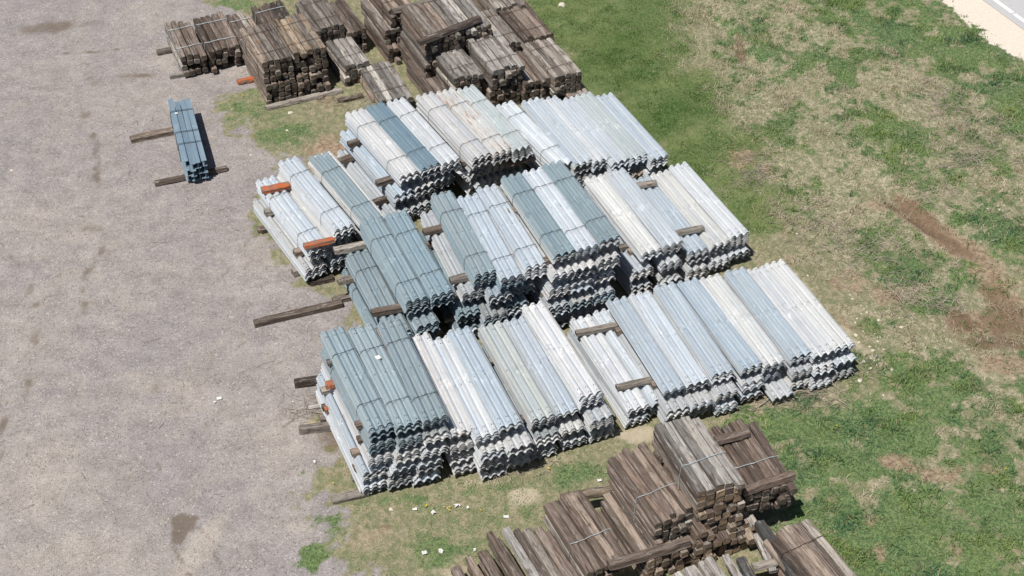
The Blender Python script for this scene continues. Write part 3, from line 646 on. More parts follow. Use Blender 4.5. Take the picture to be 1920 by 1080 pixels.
for q, (nl, nr, yw, tp, bd, lb, rf, nb) in enumerate(qc):
    column(nl, nr, 1.8, yw, [(nb, 0, 0, tp, bd), (5, -.22, .06, 'white' if q == 0 else 'bmix', 'mix'), (6, -.36, -.02, 'bmix', 'bmix'), (6, -.40, -.02, 'bmix', 'mix')], lb, rf, GM, 2, gapz=.115, dy=-.06 if q == 1 else 0)
rc = [((1041, 484), (1079, 460), 29, 'blue', 'ash', 'greyish blue-green sagging bundle at the left of the tallest stack', 'sagging blue-green bundle', .94),
      ((1081, 470), (1123, 452.6), 29, 'pale', 'pale', 'pale wire-tied bundle with stains in the middle of the tallest stack', 'stained pale bundle', .86),
      ((1125, 454), (1165.5, 438.5), 30, 'blue', 'grey', 'blue-green wire-tied bundle at the right of the tallest stack', 'right tallest blue-green bundle', 1)]
for q, (nl, nr, yw, tp, bd, lb, rf, ru) in enumerate(rc):
    lay = [(5, 0, 0, tp, bd)]+[(5, (-.02, -.06, -.10, -.06)[i]-.05, (-.10, -.06, -.14, -.02)[i], 'mix' if i else 'pink', 'mix' if i != 2 else 'bmix') for i in range(4)]
    column(nl, nr, 2.1, yw, lay, lb, rf, GM, 2, rust=ru, gapz=.115)
column((1205, 476), (1245, 460), 1.2, 30, [(6, 0, 0, 'cream', 'white'), (5, -.26, -.08, 'pale', 'mix'), (4, -.26, -.1, 'mix', 'mix')], 'cream and white bundle at the left of the right middle stack', 'left cream bundle of the right middle stack', GM)
column((1246, 462.5), (1285, 446), 1.2, 30, [(5, 0, 0, 'pale', 'cream'), (5, -.10, -.12, 'white', 'mix'), (4, -.10, -.14, 'cream', 'mix')], 'pale bundle whose right side faces two short grey timbers', 'pale bundle left of the short timbers', GM)
column((1290, 474), (1332, 461), .8, 29.5, [(5, 0, .0, 'sky', 'grey'), (5, -.05, -.12, 'cream', 'mix')], 'low light blue bundle carrying two short grey timbers in the middle row', 'light blue bundle under the short timbers', GM)
column((1333, 462), (1370, 448), .8, 30, [(5, 0, 0, 'cream', 'white'), (4, -.03, -.10, 'white', 'mix')], 'cream and white bundle second from the right in the middle row', 'second right cream bundle', GM, rust=.88)
column((1371, 443.7), (1409.5, 433.7), .86, 30.8, [(6, 0, 0, 'white', 'cream'), (3, -.0, -.06, 'pale', 'mix')], 'white bundle at the right end of the middle row beside the grass', 'white right end bundle of the middle row', GM)
# back row --------------------------------------------------------------
Elow = [(6, -.17, -.02, 'sky', 'sky'), (6, -.32, -.14, 'pale', 'mix')]
column((748.7, 330), (787.5, 318), 1.35, 37.2, [(7, 0, 0, 'pink', 'white')]+Elow, 'cream white wire-tied bundle at the left end of the back row', 'left end white back bundle', GB, 2, gapz=.12, rust=.93)
column((788, 317), (826, 303.7), 1.35, 37.2, [(7, 0, 0, 'slate', 'white'), (6, -.16, -.04, 'mix', 'mix'), (6, -.30, -.1, 'mix', 'mix')], 'bright blue wire-tied bundle between two white ones in the back row', 'bright blue back bundle', GB, 2, gapz=.12)
column((827, 306), (868, 295), 1.35, 37, [(7, 0, 0, 'white', 'white'), (6, -.14, .1, 'mix', 'mix'), (5, -.26, .1, 'mix', 'mix')], 'white wire-tied bundle with a bent beam springing off its right side', 'white bundle with the bent beam', GB, 2, gapz=.12)
column((885, 298), (922.5, 286), 1.35, 36, [(7, 0, 0, 'pink', 'pink'), (5, .05, .2, 'mix', 'mix'), (4, .0, .2, 'mix', 'mix')], 'dull white bundle with grimy lines left of the rust streak in the back row', 'grimy white back bundle', GB, 2, gapz=.12, rust=.82)
column((924, 290), (962, 275), 1.35, 36, [(6, 0, 0, 'cream', 'pink'), (4, .0, .25, 'mix', 'mix'), (4, .0, .25, 'mix', 'mix')], 'cream bundle with one long red rust streak along its top', 'rust-streaked cream bundle', GB, 2, gapz=.12, rust=.52)
column((962.5, 279), (1000, 271), 1.35, 36, [(4, 0, 0, 'ash', 'grey'), (4, .0, .3, 'bmix', 'bmix'), (4, 0, .3, 'mix', 'mix')], 'pale grey-green wire-tied bundle at the right of the rust streak', 'grey-green back bundle', GB, 2, gapz=.12)
column((1040, 308), (1076, 300), .84, 37, [(5, 0, 0, 'pale', 'white'), (5, -.03, .1, 'mix', 'mix')], 'bright pale wire-tied bundle lying low between two back row stacks', 'low bright pale back bundle', GB, 2)
pc = [((1078, 310), (1112, 294), 33, 'pale', 'ash', 'pale bundle with a grey-green left beam in the right back stack', 'pale bundle with grey-green edge'),
      ((1114, 303), (1148, 293), 33, 'white', 'pale', 'white bundle with a mottled band across its middle in the right back stack', 'mottled white back bundle'),
      ((1150, 306), (1181, 294), 33, 'pale', 'pale', 'pale bluish bundle with one darker blue line in the right back stack', 'blue-lined back bundle'),
      ((1183, 300), (1217, 286), 32.5, 'ash', 'pale', 'pale grey bundle with a thin dark red line in the right back stack', 'red-lined back bundle'),
      ((1221, 300), (1256, 286.5), 31.8, 'pale', 'white', 'pale bundle at the right end of the back row by the lawn', 'right end back bundle')]
for q, (nl, nr, yw, tp, bd, lb, rf) in enumerate(pc):
    column(nl, nr, .84, yw, [(5, 0, 0, tp, bd), (5, -.08, .02, 'mix', 'rusty' if q == 3 else 'mix')], lb, rf, GB, rust=.9 if q == 3 else 1)
# the sprung beam beside the white bundle
zb = .95; ux, uy = dirs(R(29.7)); m = (at(868, 300, 1.3)[:2]); m = m+uy*(BL/2)
bo = obj('bent_beam', beam_mesh(77, .30), None, (m[0]-.08, m[1]-.08, 1.0), (0, R(62), R(29.7)), color=(.72, .71, .70, .95))
tag(bo, 'bent and twisted whitish beam springing off the right side of a back row stack', 'beam')

# ---- spacer timbers between the layers of each stack, seen mostly by their left ends
spacer_done = {}
def spacers(name, nl, nr, z, yaw, pitch, shifts, over=.10, color='mixed', h_=.085, w_=.15, ny=(-.95, .80)):
    """nl/nr: near top corners of the whole stack; shifts: (left, right) shift of the layer above each gap"""
    yaw = R(yaw); ux, uy = dirs(yaw)
    a = at(*nl, z)[:2]; b = at(*nr, z)[:2]; W_ = float(np.dot(b-a, ux))
    for i, sh in enumerate(shifts):
        if sh is None: continue
        l_, r_ = sh; zz = max(0, z-(i+1)*pitch)
        for y, nm in zip(ny, ('near', 'far')):
            p = a+uy*(BL/2+y+random.uniform(-.08, .08)); L0 = l_-over*random.uniform(.3, 1.6)
            lay = ('top', 'second', 'third', 'fourth')[i] if zz > .05 else 'lowest'
            timber(p+ux*L0, p+ux*(W_+r_+random.uniform(-.05, .05))+uy*random.uniform(-.04, .04), zz, w_, h_, 'timber spacer under the %s layer of %s, %s end' % (lay, name, nm), color, 'timber', 'timber_spacer', chamf=.1)
spacers("the blue-green front-left stack", (693, 806), (842, 775), 1.75, 22, .35, [(-.02, 0), (-.06, 0), (-.14, -.1), (-.20, -.15), (-.24, -.2)])
spacers("the pale stack beside blue-green", (848, 816), (980, 787), 1.25, 21, .3125, [(0, 0), (0, 0), (0, 0)], over=.0)
spacers("the greenish-grey topped front stack", (997, 790), (1133, 736), 1.12, 22, .373, [(0, .0), (0, 0.05)], over=.03)
spacers("the long right front stack", (1246, 737), (1606, 640), .95, 21.7, .3167, [(.02, -.03), (-.4, 0)], over=.02)
spacers("the orange-timber stack", (578, 468), (664, 440), 1.0, 30.2, .5, [(-.06, 0), (-.16, 0)], h_=.14, over=.05)
spacers("the blue-green pair midway left", (759, 570), (854, 539), 1.5, 23.2, .5, [None, (-.62, -.5), (-.62, -.2)], h_=.115, over=.16, ny=(-.92, .88))
spacers("the tall centre stack", (887, 520), (1025, 489), 1.8, 20.3, .45, [(-.24, 0), (-.38, -.2), (-.42, -.3)], over=.12, h_=.11)
spacers("the tallest middle stack", (1041, 484), (1165, 438), 2.1, 23, .42, [(-.06, 0), (-.05, 0), (-.1, -.1), (-.1, -.1)], over=.04, h_=.11)
spacers("the right middle stack", (1205, 476), (1409, 434), 1.2, 24, .4, [(0, -1.3), (-.12, 0)], over=.03)
spacers("the back row's left end", (749, 330), (868, 295), 1.35, 30, .45, [(-.22, 0), (-.38, -.1)], h_=.115, over=.12)
spacers("the back row's middle", (885, 298), (1000, 272), 1.35, 28.6, .45, [(0, 0.05), (0, .1)], h_=.11, over=.05)
spacers("the right back stack", (1078, 310), (1256, 286), .84, 25.5, .42, [(0, 0)], over=.03)
def timber_px(p0, p1, z, w_, h_, label, color, **kw):
    return timber(at(*p0, z+h_), at(*p1, z+h_), z, w_, h_, label, color, **kw)
# timbers that can be pointed at one by one
timber_px((1080, 622), (1160, 606), .6, .13, .10, 'squared grey timber lying across the far end of a low white bundle', 'grey')
timber_px((1156, 724), (1228, 708), .6, .13, .10, 'round-edged grey timber lying across the near end of a low white bundle', 'grey', chamf=.3)
timber_px((490, 353), (546, 341), 1.0, .15, .13, 'orange painted timber across the far end of the leftmost whitish bundle', 'tan', mats=[MORANGE, MT], chamf=.3)
timber_px((569, 458), (627, 445), 1.0, .15, .13, 'orange painted timber across the near end of the leftmost whitish bundle', 'tan', mats=[MORANGE, MT], chamf=.3)
timber_px((1180, 348), (1231, 340), .8, .15, .10, 'short grey timber across the far end of a low light blue bundle', 'grey', chamf=.25)
timber_px((1240, 441), (1319, 424), .8, .15, .10, 'short grey timber across the near end of a low light blue bundle', 'grey', chamf=.25)
timber_px((626, 467), (686, 454), 1.0, .16, .12, 'brown timber under the far end of the left middle blue-green bundle', 'mixed')
timber_px((696, 583), (760, 571), 1.0, .16, .12, 'brown timber lying on the blue-green layer in front of the wire knot', 'mixed')
timber_px((476, 602), (640, 564), .0, .17, .14, 'long weathered timber lying on the gravel left of the blue-green beams', 'mixed')
timber_px((552, 714), (625, 703), .0, .16, .14, 'dark short timber poking onto the gravel, upper of three beside the front stack', 'dark')
timber_px((560, 802), (645, 793), .0, .15, .12, 'grey timber poking onto the gravel, lowest of three beside the front stack', 'grey')
timber_px((578, 763), (640, 752), .0, .07, .07, 'thin pale stick poking onto the gravel between two timbers', 'silver')
timber_px((610, 719), (640, 714), 1.05, .15, .12, 'orange painted timber end on the left side of the front stack, upper one', 'tan', mats=[MORANGE, MORANGE], chamf=.25)
timber_px((608, 765), (630, 758), .35, .13, .12, 'orange painted timber end on the left side of the front stack, lower one', 'tan', mats=[MORANGE, MORANGE], chamf=.25)
timber_px((622, 934), (690, 918), .0, .17, .13, 'brown timber with a worn orange side on the ground at the front left corner', 'warm')
timber_px((482, 428), (520, 420), .0, .15, .12, 'brown timber end on the gravel left of the whitish beams', 'brown')
timber_px((580, 527), (625, 518), .0, .14, .10, 'short dark timber under the near end of the leftmost whitish stack', 'dark')
timber_px((945, 303), (1003, 292), .79, .15, .11, 'reddish brown timber in the dark gap of the back row', 'warm')
timber_px((1160, 462), (1210, 450), .8, .12, .09, 'grey timber showing between the tallest and right middle stacks', 'grey')

# ------------------------------------------------------------------ bundle of steel posts on the gravel
def ibeam_mesh(seed, w_=.124, h_=.16, L_=2.7):
    r = random.Random(seed); t = .008
    prof = [(-w_/2, 0), (w_/2, 0), (w_/2, t), (t/2, t), (t/2, h_-t), (w_/2, h_-t), (w_/2, h_), (-w_/2, h_), (-w_/2, h_-t), (-t/2, h_-t), (-t/2, t), (-w_/2, t)]
    n = len(prof); vs = [(x, y, z) for y in (-L_/2, L_/2) for x, z in prof]
    fs = [(i, (i+1) % n, (i+1) % n+n, i+n) for i in range(n)]
    for b, fl in ((0, False), (n, True)):
        q = [(0, 1, 2, 11), (11, 2, 3, 10), (3, 4, 9, 10), (9, 4, 5, 8), (8, 5, 6, 7)]
        fs += [tuple(i+b for i in (f_[::-1] if fl else f_)) for f_ in q]
    # bolt holes near the near end and at the middle: shallow dark discs are real short studs here
    return mesh('steel_post', vs, fs, [MS])
IB = [ibeam_mesh(i) for i in range(2)]
a = at(344, 308, .62); b = at(386.5, 298, .62); c = at(314, 187, .62)
yw = math.atan2(-(c-a)[0], (c-a)[1]); ux, uy = dirs(yw)
m = (a[:2]+b[:2])/2+uy*1.35
sp_ = thing('steel_post_bundle', 'wire-tied bundle of blue steel posts on two timbers alone on the gravel', 'post bundle', (m[0], m[1], .11), yw)
for lay in range(3):
    for i in range(4):
        x = (i-1.5)*.136+random.gauss(0, .004); dy = random.gauss(0, .035)+(.16 if (lay == 2 and i == 0) else 0)+(-.06 if i == 1 else 0)
        obj('post', random.choice(IB), sp_, (x, dy, lay*.164+random.uniform(0, .006)), (0, random.gauss(0, .012), random.gauss(0, .004)), color=(*pick('post'), 1))
def band(hw, h_, y, r_=.006):
    return [(-hw, y, 0), (-hw-.01, y, h_*.5), (-hw, y, h_+.006), (-hw*.4, y+.01, h_+.008), (hw*.4, y-.01, h_+.008), (hw, y, h_+.006), (hw+.01, y, h_*.5), (hw, y, 0)]
for y in (.84, -.07, -.56):
    obj('wire_tie', mesh('wire_tie', *join([tube(band(.27, .498, y), .005), tube(band(.275, .5, y+.04), .004)]), [MWIRE]), sp_)
v_ = [(-.03, -.03, 0), (.03, -.03, 0), (.03, .03, 0), (-.03, .03, 0), (-.03, -.03, .004), (.03, -.03, .004), (.03, .03, .004), (-.03, .03, .004)]
o = obj('paper_tag', mesh('paper_tag', v_, [(3, 2, 1, 0), (4, 5, 6, 7), (0, 1, 5, 4), (1, 2, 6, 5), (2, 3, 7, 6), (3, 0, 4, 7)], [MPAPER]), sp_, (-.14, .76, .508)); o['label'] = 'small white paper tag'
timber_px((244, 258), (366, 233), 0, .20, .12, 'dark split timber under the far end of the steel posts', 'brown')
timber_px((290, 341), (425, 312), 0, .12, .11, 'reddish timber under the near end of the steel posts', 'warm', chamf=.3)

# ------------------------------------------------------------------ bundles of timber posts
def wood_bundle(nl, nr, z, rows, label, group, pal='mixed', yaw=30, L_=1.75, strap=None, tan=False, far=False, cols=None, rough=1.0, rust=1.0, cap=None, rowh=.15, ztop_var=0.0, miss=0.0, slump=0.0):
    yaw = R(yaw-5.8); ux, uy = dirs(yaw)
    a = at(*nl, z)[:2]; b = at(*nr, z)[:2]; W_ = float(np.dot(b-a, ux))
    W_ = max(W_, .3); m = a+ux*W_/2+(-uy if far else uy)*(L_/2)
    n = cols or max(2, round(W_/.160)); cw = W_/n
    z0 = z-rows*rowh
    t = thing('post_bundle', label, 'post bundle', (m[0], m[1], max(.0, z0)), yaw, group)
    pm = POSTS_T if tan else POSTS
    for r_ in range(rows):
        dxr = random.gauss(0, .008)
        for i in range(n):
            if r_ < rows-1 and random.random() < miss and 0 < i < n-1: continue
            zz = (r_+.5)*rowh+(random.uniform(-.018, .012) if r_ == rows-1 else 0)
            x = (i-(n-1)/2)*cw+dxr+random.gauss(0, .004)
            sx = cw/.15*random.uniform(.84, .97); sz = rowh/.15*random.uniform(.86, 1.0)
            pl = (cap if (cap and r_ == rows-1) else pal)
            rot = random.choice([0, 0, 0, math.pi])
            obj('post', random.choice(pm), t, (x, random.gauss(0, .013)*rough+(random.choice([0]*9+[-.09, .07])), zz-slump*abs(i-(n-1)/2)), (0, rot+random.gauss(0, .05), random.gauss(0, .008)*rough), (sx, L_/1.45*random.uniform(.985, 1.015), sz),
                wcol(pl, rust if (r_ == rows-1 and random.random() < .6) else 1))
    h_ = rows*rowh; hw = W_/2
    if strap:
        mat_, r_ = {'metal': (MSTRAP, .010), 'wire': (MRWIRE, .0062), 'pale': (MSTRAP, .0075)}[strap]
        for y in (-L_*.27, L_*.27) if strap != 'pale' else (-L_*.12,):
            pts = [(-hw-.01, y, .0), (-hw-.014, y+.01, h_*.5), (-hw+.005, y, h_+.012)]
            for q in range(1, 6): pts.append((-hw+W_*q/6, y+random.uniform(-.012, .012)+.05*(q/6-.5), h_+.012+random.uniform(0, .012)))
            pts += [(hw-.005, y+.02, h_+.012), (hw+.014, y, h_*.5), (hw+.01, y, 0)]
            v_, f_ = tube(pts, r_, 6 if strap == 'wire' else 4)
            obj('strap' if strap != 'wire' else 'wire_tie', mesh('strap', v_, f_, [mat_]), t)
    return t
GW = 'timber post bundles stacked behind the beams'; GX = 'timber post bundles stacked in the near corner'
W = lambda *a, **k: wood_bundle(*a, group=GW, **k)
W((338, 107), (388, 101), .66, 4, 'grey-brown post bundle with a loose silver strap at the far left by the gravel', yaw=28.7, strap='metal', rough=1.6, miss=.12)
W((390, 96), (449, 82), .66, 4, 'strapped dark post bundle second from the left in the far row', yaw=28, strap='metal', rough=1.6, miss=.15, cap='brown')
W((422, 29), (464, 20), .66, 4, 'dark strapped post bundle running behind the two-high stack', yaw=30, strap='metal', far=True, cap='mixed')
W((491, 118), (549, 104), 1.22, 4, 'upper post bundle with pale tan tops at the left of the two-high stack', yaw=31, strap='wire', cap='warm', rust=.9)
W((550, 100), (608, 80), 1.24, 4, 'upper post bundle with rust-orange stained tops in the two-high stack', yaw=30, strap='wire', cap='warm', rust=.6, miss=.1)
W((497, 160), (556, 146), .6, 4, 'lower post bundle under the pale tan-topped one, ends in shade', yaw=31, pal='brown', rough=2, miss=.1)
W((557, 146), (612, 128), .6, 4, 'lower post bundle under the rust-stained one, ends in shade', yaw=30, pal='brown', rough=2, miss=.1)
W((469, 12), (528, 2), .9, 5, 'very dark post bundle with a single silver strap behind the two-high stack', yaw=31, pal='dark', strap='metal', far=True)
W((589, 55), (647, 42), 1.05, 6, 'grey round-edged post bundle tied with dark wire behind the two-high stack', yaw=31.5, L_=1.6, strap='wire', cap='grey', slump=.012)
W((649, 62), (681, 44), .75, 5, 'brown posts with tumbled ends left of the tall narrow stack', yaw=31, pal='brown', rough=2.6, L_=1.7)
W((644, 124), (692, 112), .62, 4, 'silvery grey post bundle leaning low beside the two-high stack', yaw=31, strap='wire', cap='silver', pal='grey', rough=1.5)
W((712, 190), (772, 175), .45, 3, 'low pale grey post bundle right in front of the blue beams', yaw=28.5, strap='wire', cap='silver', pal='warm', rust=.85)
W((721.5, 57), (776, 42), .92, 3, 'rust-spotted upper post bundle of the narrow tall stack', yaw=31, cap='mixed', rust=.75)
W((727, 92), (781, 78), .46, 3, 'brown lower post bundle at the base of the narrow tall stack', yaw=31, pal='brown', rough=2)
W((728, 20), (775, 6), 1.38, 3, 'dark post bundle cut by the photo top edge on the narrow tall stack', yaw=31, pal='brown', strap='wire')
W((795, 117), (850, 100), .95, 6, 'brown post bundle showing one bare top post left of the tan-topped centre pile', yaw=30, pal='brown', cap='mixed', rough=1.5)
W((797, 77), (858, 58), 1.55, 4, 'pale tan-topped post bundle crossed by a long loose timber', yaw=30, cap='warm', rust=.72)
W((862, 60), (925, 48), 1.5, 4, 'grey round-edged post bundle right of the long loose timber', yaw=30, cap='silver', rust=.72, rough=1.6)
W((862, 98), (925, 86), .9, 6, 'grey post bundle buried under the round-edged one', yaw=30, pal='brown')
W((925, 88), (974, 73), 1.0, 6, 'plain tan-grey post bundle with flat even top left of the brown one', yaw=30, cap='grey', pal='brown', strap='wire')
W((983, 74), (1037, 56), .9, 6, 'brown streaky post bundle wire-tied at the right edge of the far stack', yaw=30, cap='brown', strap='wire', cols=6)
W((930, 16), (982, 2), 1.0, 6, 'grey post bundle cut off by the top of the photo', yaw=30, cap='grey', far=False)
W((1040, 145), (1092, 132), .82, 4, 'grey-tan post bundle at the far right corner by the lawn', yaw=31, cap='grey', pal='mixed', strap='wire', rust=.92)
W((1068, 184), (1107, 172), .24, 1, 'single row of short posts under the right corner bundle', yaw=31, cap='mixed')
W((984, 156), (1037, 146), .7, 4, 'brown and tan post bundle between the neat grey one and the right corner', yaw=30.5, cap='warm', pal='mixed', rust=.9, rough=1.5)
W((852, 147), (905, 135), 1.1, 4, 'grey weathered post bundle with fanned tops just behind the white beams', yaw=31, cap='silver', strap='wire', rough=2.2)
W((922, 132), (981, 117), 1.22, 4, 'neat grey post bundle with even rounded ends right behind the white beams', yaw=29.5, cap='silver', pal='grey', strap='wire', rust=.85, cols=5)
W((918, 172), (982, 162), .6, 4, 'dark post bundle beneath the neat grey one with a yellow painted post end', yaw=29.5, pal='brown', rough=2)
W((812, 182), (906, 160), .5, 3, 'dark brown post bundle under the fanned grey one', yaw=31, pal='brown', rough=1.6)
timber_px((785, 76), (900, 30), 1.56, .15, .14, 'long loose brown timber lying diagonally across post bundles', 'brown')
timber_px((735, 17), (830, -8), 1.39, .17, .15, 'round grey log at the top edge of the photo on the narrow stack', 'grey', chamf=.34)
timber_px((445, 150), (500, 138), 0, .16, .14, 'orange painted round timber poking out left of the two-high stack', 'tan', mats=[MORANGE, MORANGE], chamf=.34)
timber_px((294, 95), (345, 85), 0, .15, .13, 'grey timber end left of the far left post bundle', 'grey', chamf=.3)
timber_px((318, 142), (360, 134), 0, .12, .09, 'pale timber end under the near end of the far left post bundle', 'silver')
timber_px((498, 200), (640, 166), 0, .15, .10, 'grey skid timber on the ground under the two-high stack', 'grey')
timber_px((633, 186), (680, 176), 0, .12, .10, 'brown short log in the dry grass in front of the post bundles', 'brown', chamf=.3)
timber_px((596, 186), (610, 176), 0, .06, .06, 'thin brown stick on the ground before the two-high stack', 'brown')

X = lambda *a, **k: wood_bundle(*a, group=GX, **k)
X((1310, 923), (1388, 887), 1.85, 4, 'topmost grey post bundle with orange-brown patches in the near corner', yaw=28, strap='pale', cap='silver', pal='warm', tan=True, rust=.66, cols=5)
X((1312, 968), (1393, 934), 1.24, 4, 'post bundle with tan ends right under the topmost near one', yaw=28, pal='warm', tan=True, rough=1.8, miss=.08)
X((1398, 930), (1494, 908), 1.25, 4, 'dark brown strapped post bundle right of the topmost near one', yaw=25.5, strap='pale', cap='brown', pal='brown', rough=2.2, cols=6, miss=.1)
X((1228, 983), (1309, 962), 1.22, 4, 'dark brown strapped post bundle left of the topmost near one', yaw=31.5, strap='pale', cap='brown', pal='mixed', rough=1.6, cols=5)
X((1212, 1052), (1304, 1022), .6, 4, 'lowest post bundle under the dark brown left one with ends facing out', yaw=31, pal='brown', tan=True, rough=2.0)
X((1304, 1022), (1424, 976), .62, 4, 'wide lowest post bundle under the topmost near pile', yaw=28, pal='warm', tan=True, rough=2.6)
X((1102, 1071), (1180, 1040), .64, 4, 'brown post bundle with one pale strap and a whitish right edge at the bottom edge', yaw=31.5, strap='pale', cap='brown', pal='mixed', rough=1.5)
X((1437, 1003), (1530, 985), .85, 5, 'grey and dark post bundle tied with rusty wire in the bottom right pile', yaw=33, strap='wire', cap='mixed', pal='brown', far=True, L_=2.1, rough=1.6, cols=5)
X((1262, 1072), (1345, 1056), .45, 3, 'silver grey post bundle just entering at the bottom edge', yaw=31, cap='silver', pal='grey', far=True, rough=2)
timber_px((1341, 822), (1404, 806), 1.25, .16, .14, 'dark timber lying across the far end of the dark brown right bundle', 'brown', chamf=.3)
timber_px((1393, 918), (1489, 886), 1.25, .15, .13, 'pale streaked timber lying across the near end of the dark brown right bundle', 'mixed')
timber_px((1141, 1056), (1293, 1010), .61, .16, .13, 'long dark timber under the near end of the dark brown left bundle', 'dark')
timber_px((1052, 930), (1160, 912), .44, .17, .16, 'round grey timber poking left from the near pile onto the grass', 'tan', chamf=.32)
timber_px((1234, 857), (1255, 850), 1.2, .14, .12, 'dark timber end below the left side of the topmost near bundle', 'dark')
timber_px((1424, 976), (1500, 1090), .52, .18, .18, 'charcoal timber beside the wire-tied bottom right bundle', 'black')
timber_px((1360, 1040), (1392, 1090), .4, .13, .07, 'splintered pale board at the bottom edge right of centre', 'silver')
timber_px((1388, 1045), (1420, 1100), .38, .16, .10, 'dark flat board at the bottom edge beside the splintered one', 'black')
timber_px((1418, 1000), (1450, 1070), .45, .13, .06, 'broken board with whitish splintered end beside the charcoal timber', 'silver')
timber_px((1412, 1062), (1462, 1050), .5, .14, .06, 'short grey board lying crosswise beneath the bottom right bundle', 'grey')
lp = [((853, 1062), .42, 'dark brown loose post, leftmost of the fanned ones at the bottom edge', 'brown', .17), ((879, 1043), .44, 'grey-brown loose post second from the left of the fanned ones', 'mixed', .13), ((905, 1032), .46, 'broad brown loose post third from the left of the fanned ones', 'brown', .20),
      ((918, 997), .47, 'brown loose post jutting furthest up on the left of the silvery one', 'brown', .13), ((948, 988), .62, 'silvery grey tapered loose post lying on top of the fanned ones', 'silver', .15), ((932, 1010), .45, 'dull brown loose post left under the silvery one', 'brown', .14), ((968, 992), .44, 'thin dark loose post right of the silvery one', 'dark', .12),
      ((988, 990), .47, 'grey round-edged loose post in the middle of the fanned ones', 'grey', .17), ((1008, 988), .48, 'dark reddish loose post near the strapped bundle', 'brown', .15), ((1024, 996), .44, 'tan-brown loose post touching the left side of the strapped bundle', 'mixed', .16)]
uy = dirs(R(25.5))[1]
for (px, py), z, lb, cl, ww in lp:
    p = at(px, py, z); q = p[:2]-uy*2.1
    timber(p, q, z-.15, ww, .15, lb, cl, 'post', 'loose_post', chamf=.25, group='loose fanned posts at the bottom edge')
    if z < .6: timber(p-np.array([*(uy*.06), 0]), q, z-.31, ww*.95, .15, 'lower post beneath the '+lb.split(',')[0].split(' on ')[0].split(' near ')[0].split(' touching ')[0], 'brown', 'post', 'loose_post', chamf=.25, group='loose fanned posts at the bottom edge')

# ------------------------------------------------------------------ grass: real blades
FOOT = []
for ref, i, p, yw_, z0, zt in stack_log: FOOT.append((p[0], p[1], yw_))
def blades(n, xr, yr, dens, hfun, wfun, colfun, lean=.5, seed=1, curl=.4):
    r = np.random.default_rng(seed)
    x = r.uniform(*xr, n); y = r.uniform(*yr, n); c = cover(x, y)
    k = r.random(n) < dens(c, x, y)
    for fx, fy, fyaw in FOOT:
        dx = x-fx; dy = y-fy; u = dx*math.cos(fyaw)+dy*math.sin(fyaw); v = -dx*math.sin(fyaw)+dy*math.cos(fyaw)
        k &= ~((abs(u) < BW*.48) & (abs(v) < BL*.48))
    x, y = x[k], y[k]; c = {a: b[k] for a, b in c.items()}; n = len(x)
    # clump: pull towards tuft centres
    z = height(x, y, c)-.01
    h = hfun(c, x, y, r); wd = wfun(c, r, n); col = colfun(c, x, y, r, n)
    a = r.uniform(0, 2*np.pi, n)+(vnoise(x, y, .9, 21, 2)-.5)*3; tl = np.abs(r.normal(lean, .3, n))
    dx, dy = np.cos(a), np.sin(a); sx, sy = -dy, dx
    b0 = np.stack([x-sx*wd, y-sy*wd, z], 1); b1 = np.stack([x+sx*wd, y+sy*wd, z], 1)
    mx = x+dx*h*tl*.42; my = y+dy*h*tl*.42; mz = z+h*.58*np.sqrt(np.clip(1-(tl*.6)**2, .1, 1))
    m0 = np.stack([mx-sx*wd*.75, my-sy*wd*.75, mz], 1); m1 = np.stack([mx+sx*wd*.75, my+sy*wd*.75, mz], 1)
    tx = x+dx*h*tl*(1.0+curl*.3); ty = y+dy*h*tl*(1.0+curl*.3); tz = z+h*np.clip(1-tl*.62*(1+curl*.4), .12, 1)
    tp = np.stack([tx, ty, tz], 1)
    V = np.stack([b0, b1, m1, m0, tp], 1).reshape(-1, 3)
    return V, np.repeat(col, 5, 0)
def blade_object(name, parts, label):
    V = np.concatenate([p[0] for p in parts]).astype(np.float32); C = np.concatenate([p[1] for p in parts]).astype(np.float32)
    n = len(V)//5; me = bpy.data.meshes.new(name)
    me.vertices.add(len(V)); me.vertices.foreach_set('co', V.ravel())
    base = (np.arange(n)*5)[:, None]
    lv = np.concatenate([base+np.array([[0, 1, 2, 3]]), base+np.array([[3, 2, 4]])], 1).ravel().astype(np.int32)
    ls = (np.arange(n)[:, None]*7+np.array([[0, 4]])).ravel().astype(np.int32)
    me.loops.add(len(lv)); me.loops.foreach_set('vertex_index', lv)
    me.polygons.add(len(ls)); me.polygons.foreach_set('loop_start', ls)
    me.update(calc_edges=True)
    at_ = me.attributes.new('tint', 'FLOAT_COLOR', 'POINT'); at_.data.foreach_set('color', np.concatenate([C, np.ones((len(C), 1), np.float32)], 1).ravel())
    k = NT(name+'_blades'); a = k.n('ShaderNodeAttribute', attribute_name='tint')
    k.b.inputs['Roughness'].default_value = .65; k.b.inputs['Specular IOR Level'].default_value = .2
    k.t.links.new(a.outputs['Color'], k.b.inputs['Base Color'])
    tr = k.n('ShaderNodeBsdfTranslucent'); k.t.links.new(a.outputs['Color'], tr.inputs[0])
    mx = k.n('ShaderNodeMixShader'); mx.inputs[0].default_value = .28
    k.t.links.new(k.b.outputs[0], mx.inputs[1]); k.t.links.new(tr.outputs[0], mx.inputs[2])
    out = [o for o in k.t.nodes if o.type == 'OUTPUT_MATERIAL'][0]; k.t.links.new(mx.outputs[0], out.inputs[0])
    me.materials.append(k.m)
    o = obj(name, me); tag(o, label, kind='stuff'); print(name, n)
def lerp(a, b, t): return np.array(a)[None]*(1-t[:, None])+np.array(b)[None]*t[:, None]
def far_ok(x, y): return (x > -9) & (x < 15)
NEARX, NEARY = (-6.5, 14.6), (17.2, 41)
clump = lambda x, y, s=3.2, sd=31: sstep(.38, .72, vnoise(x, y, s, sd, 3))
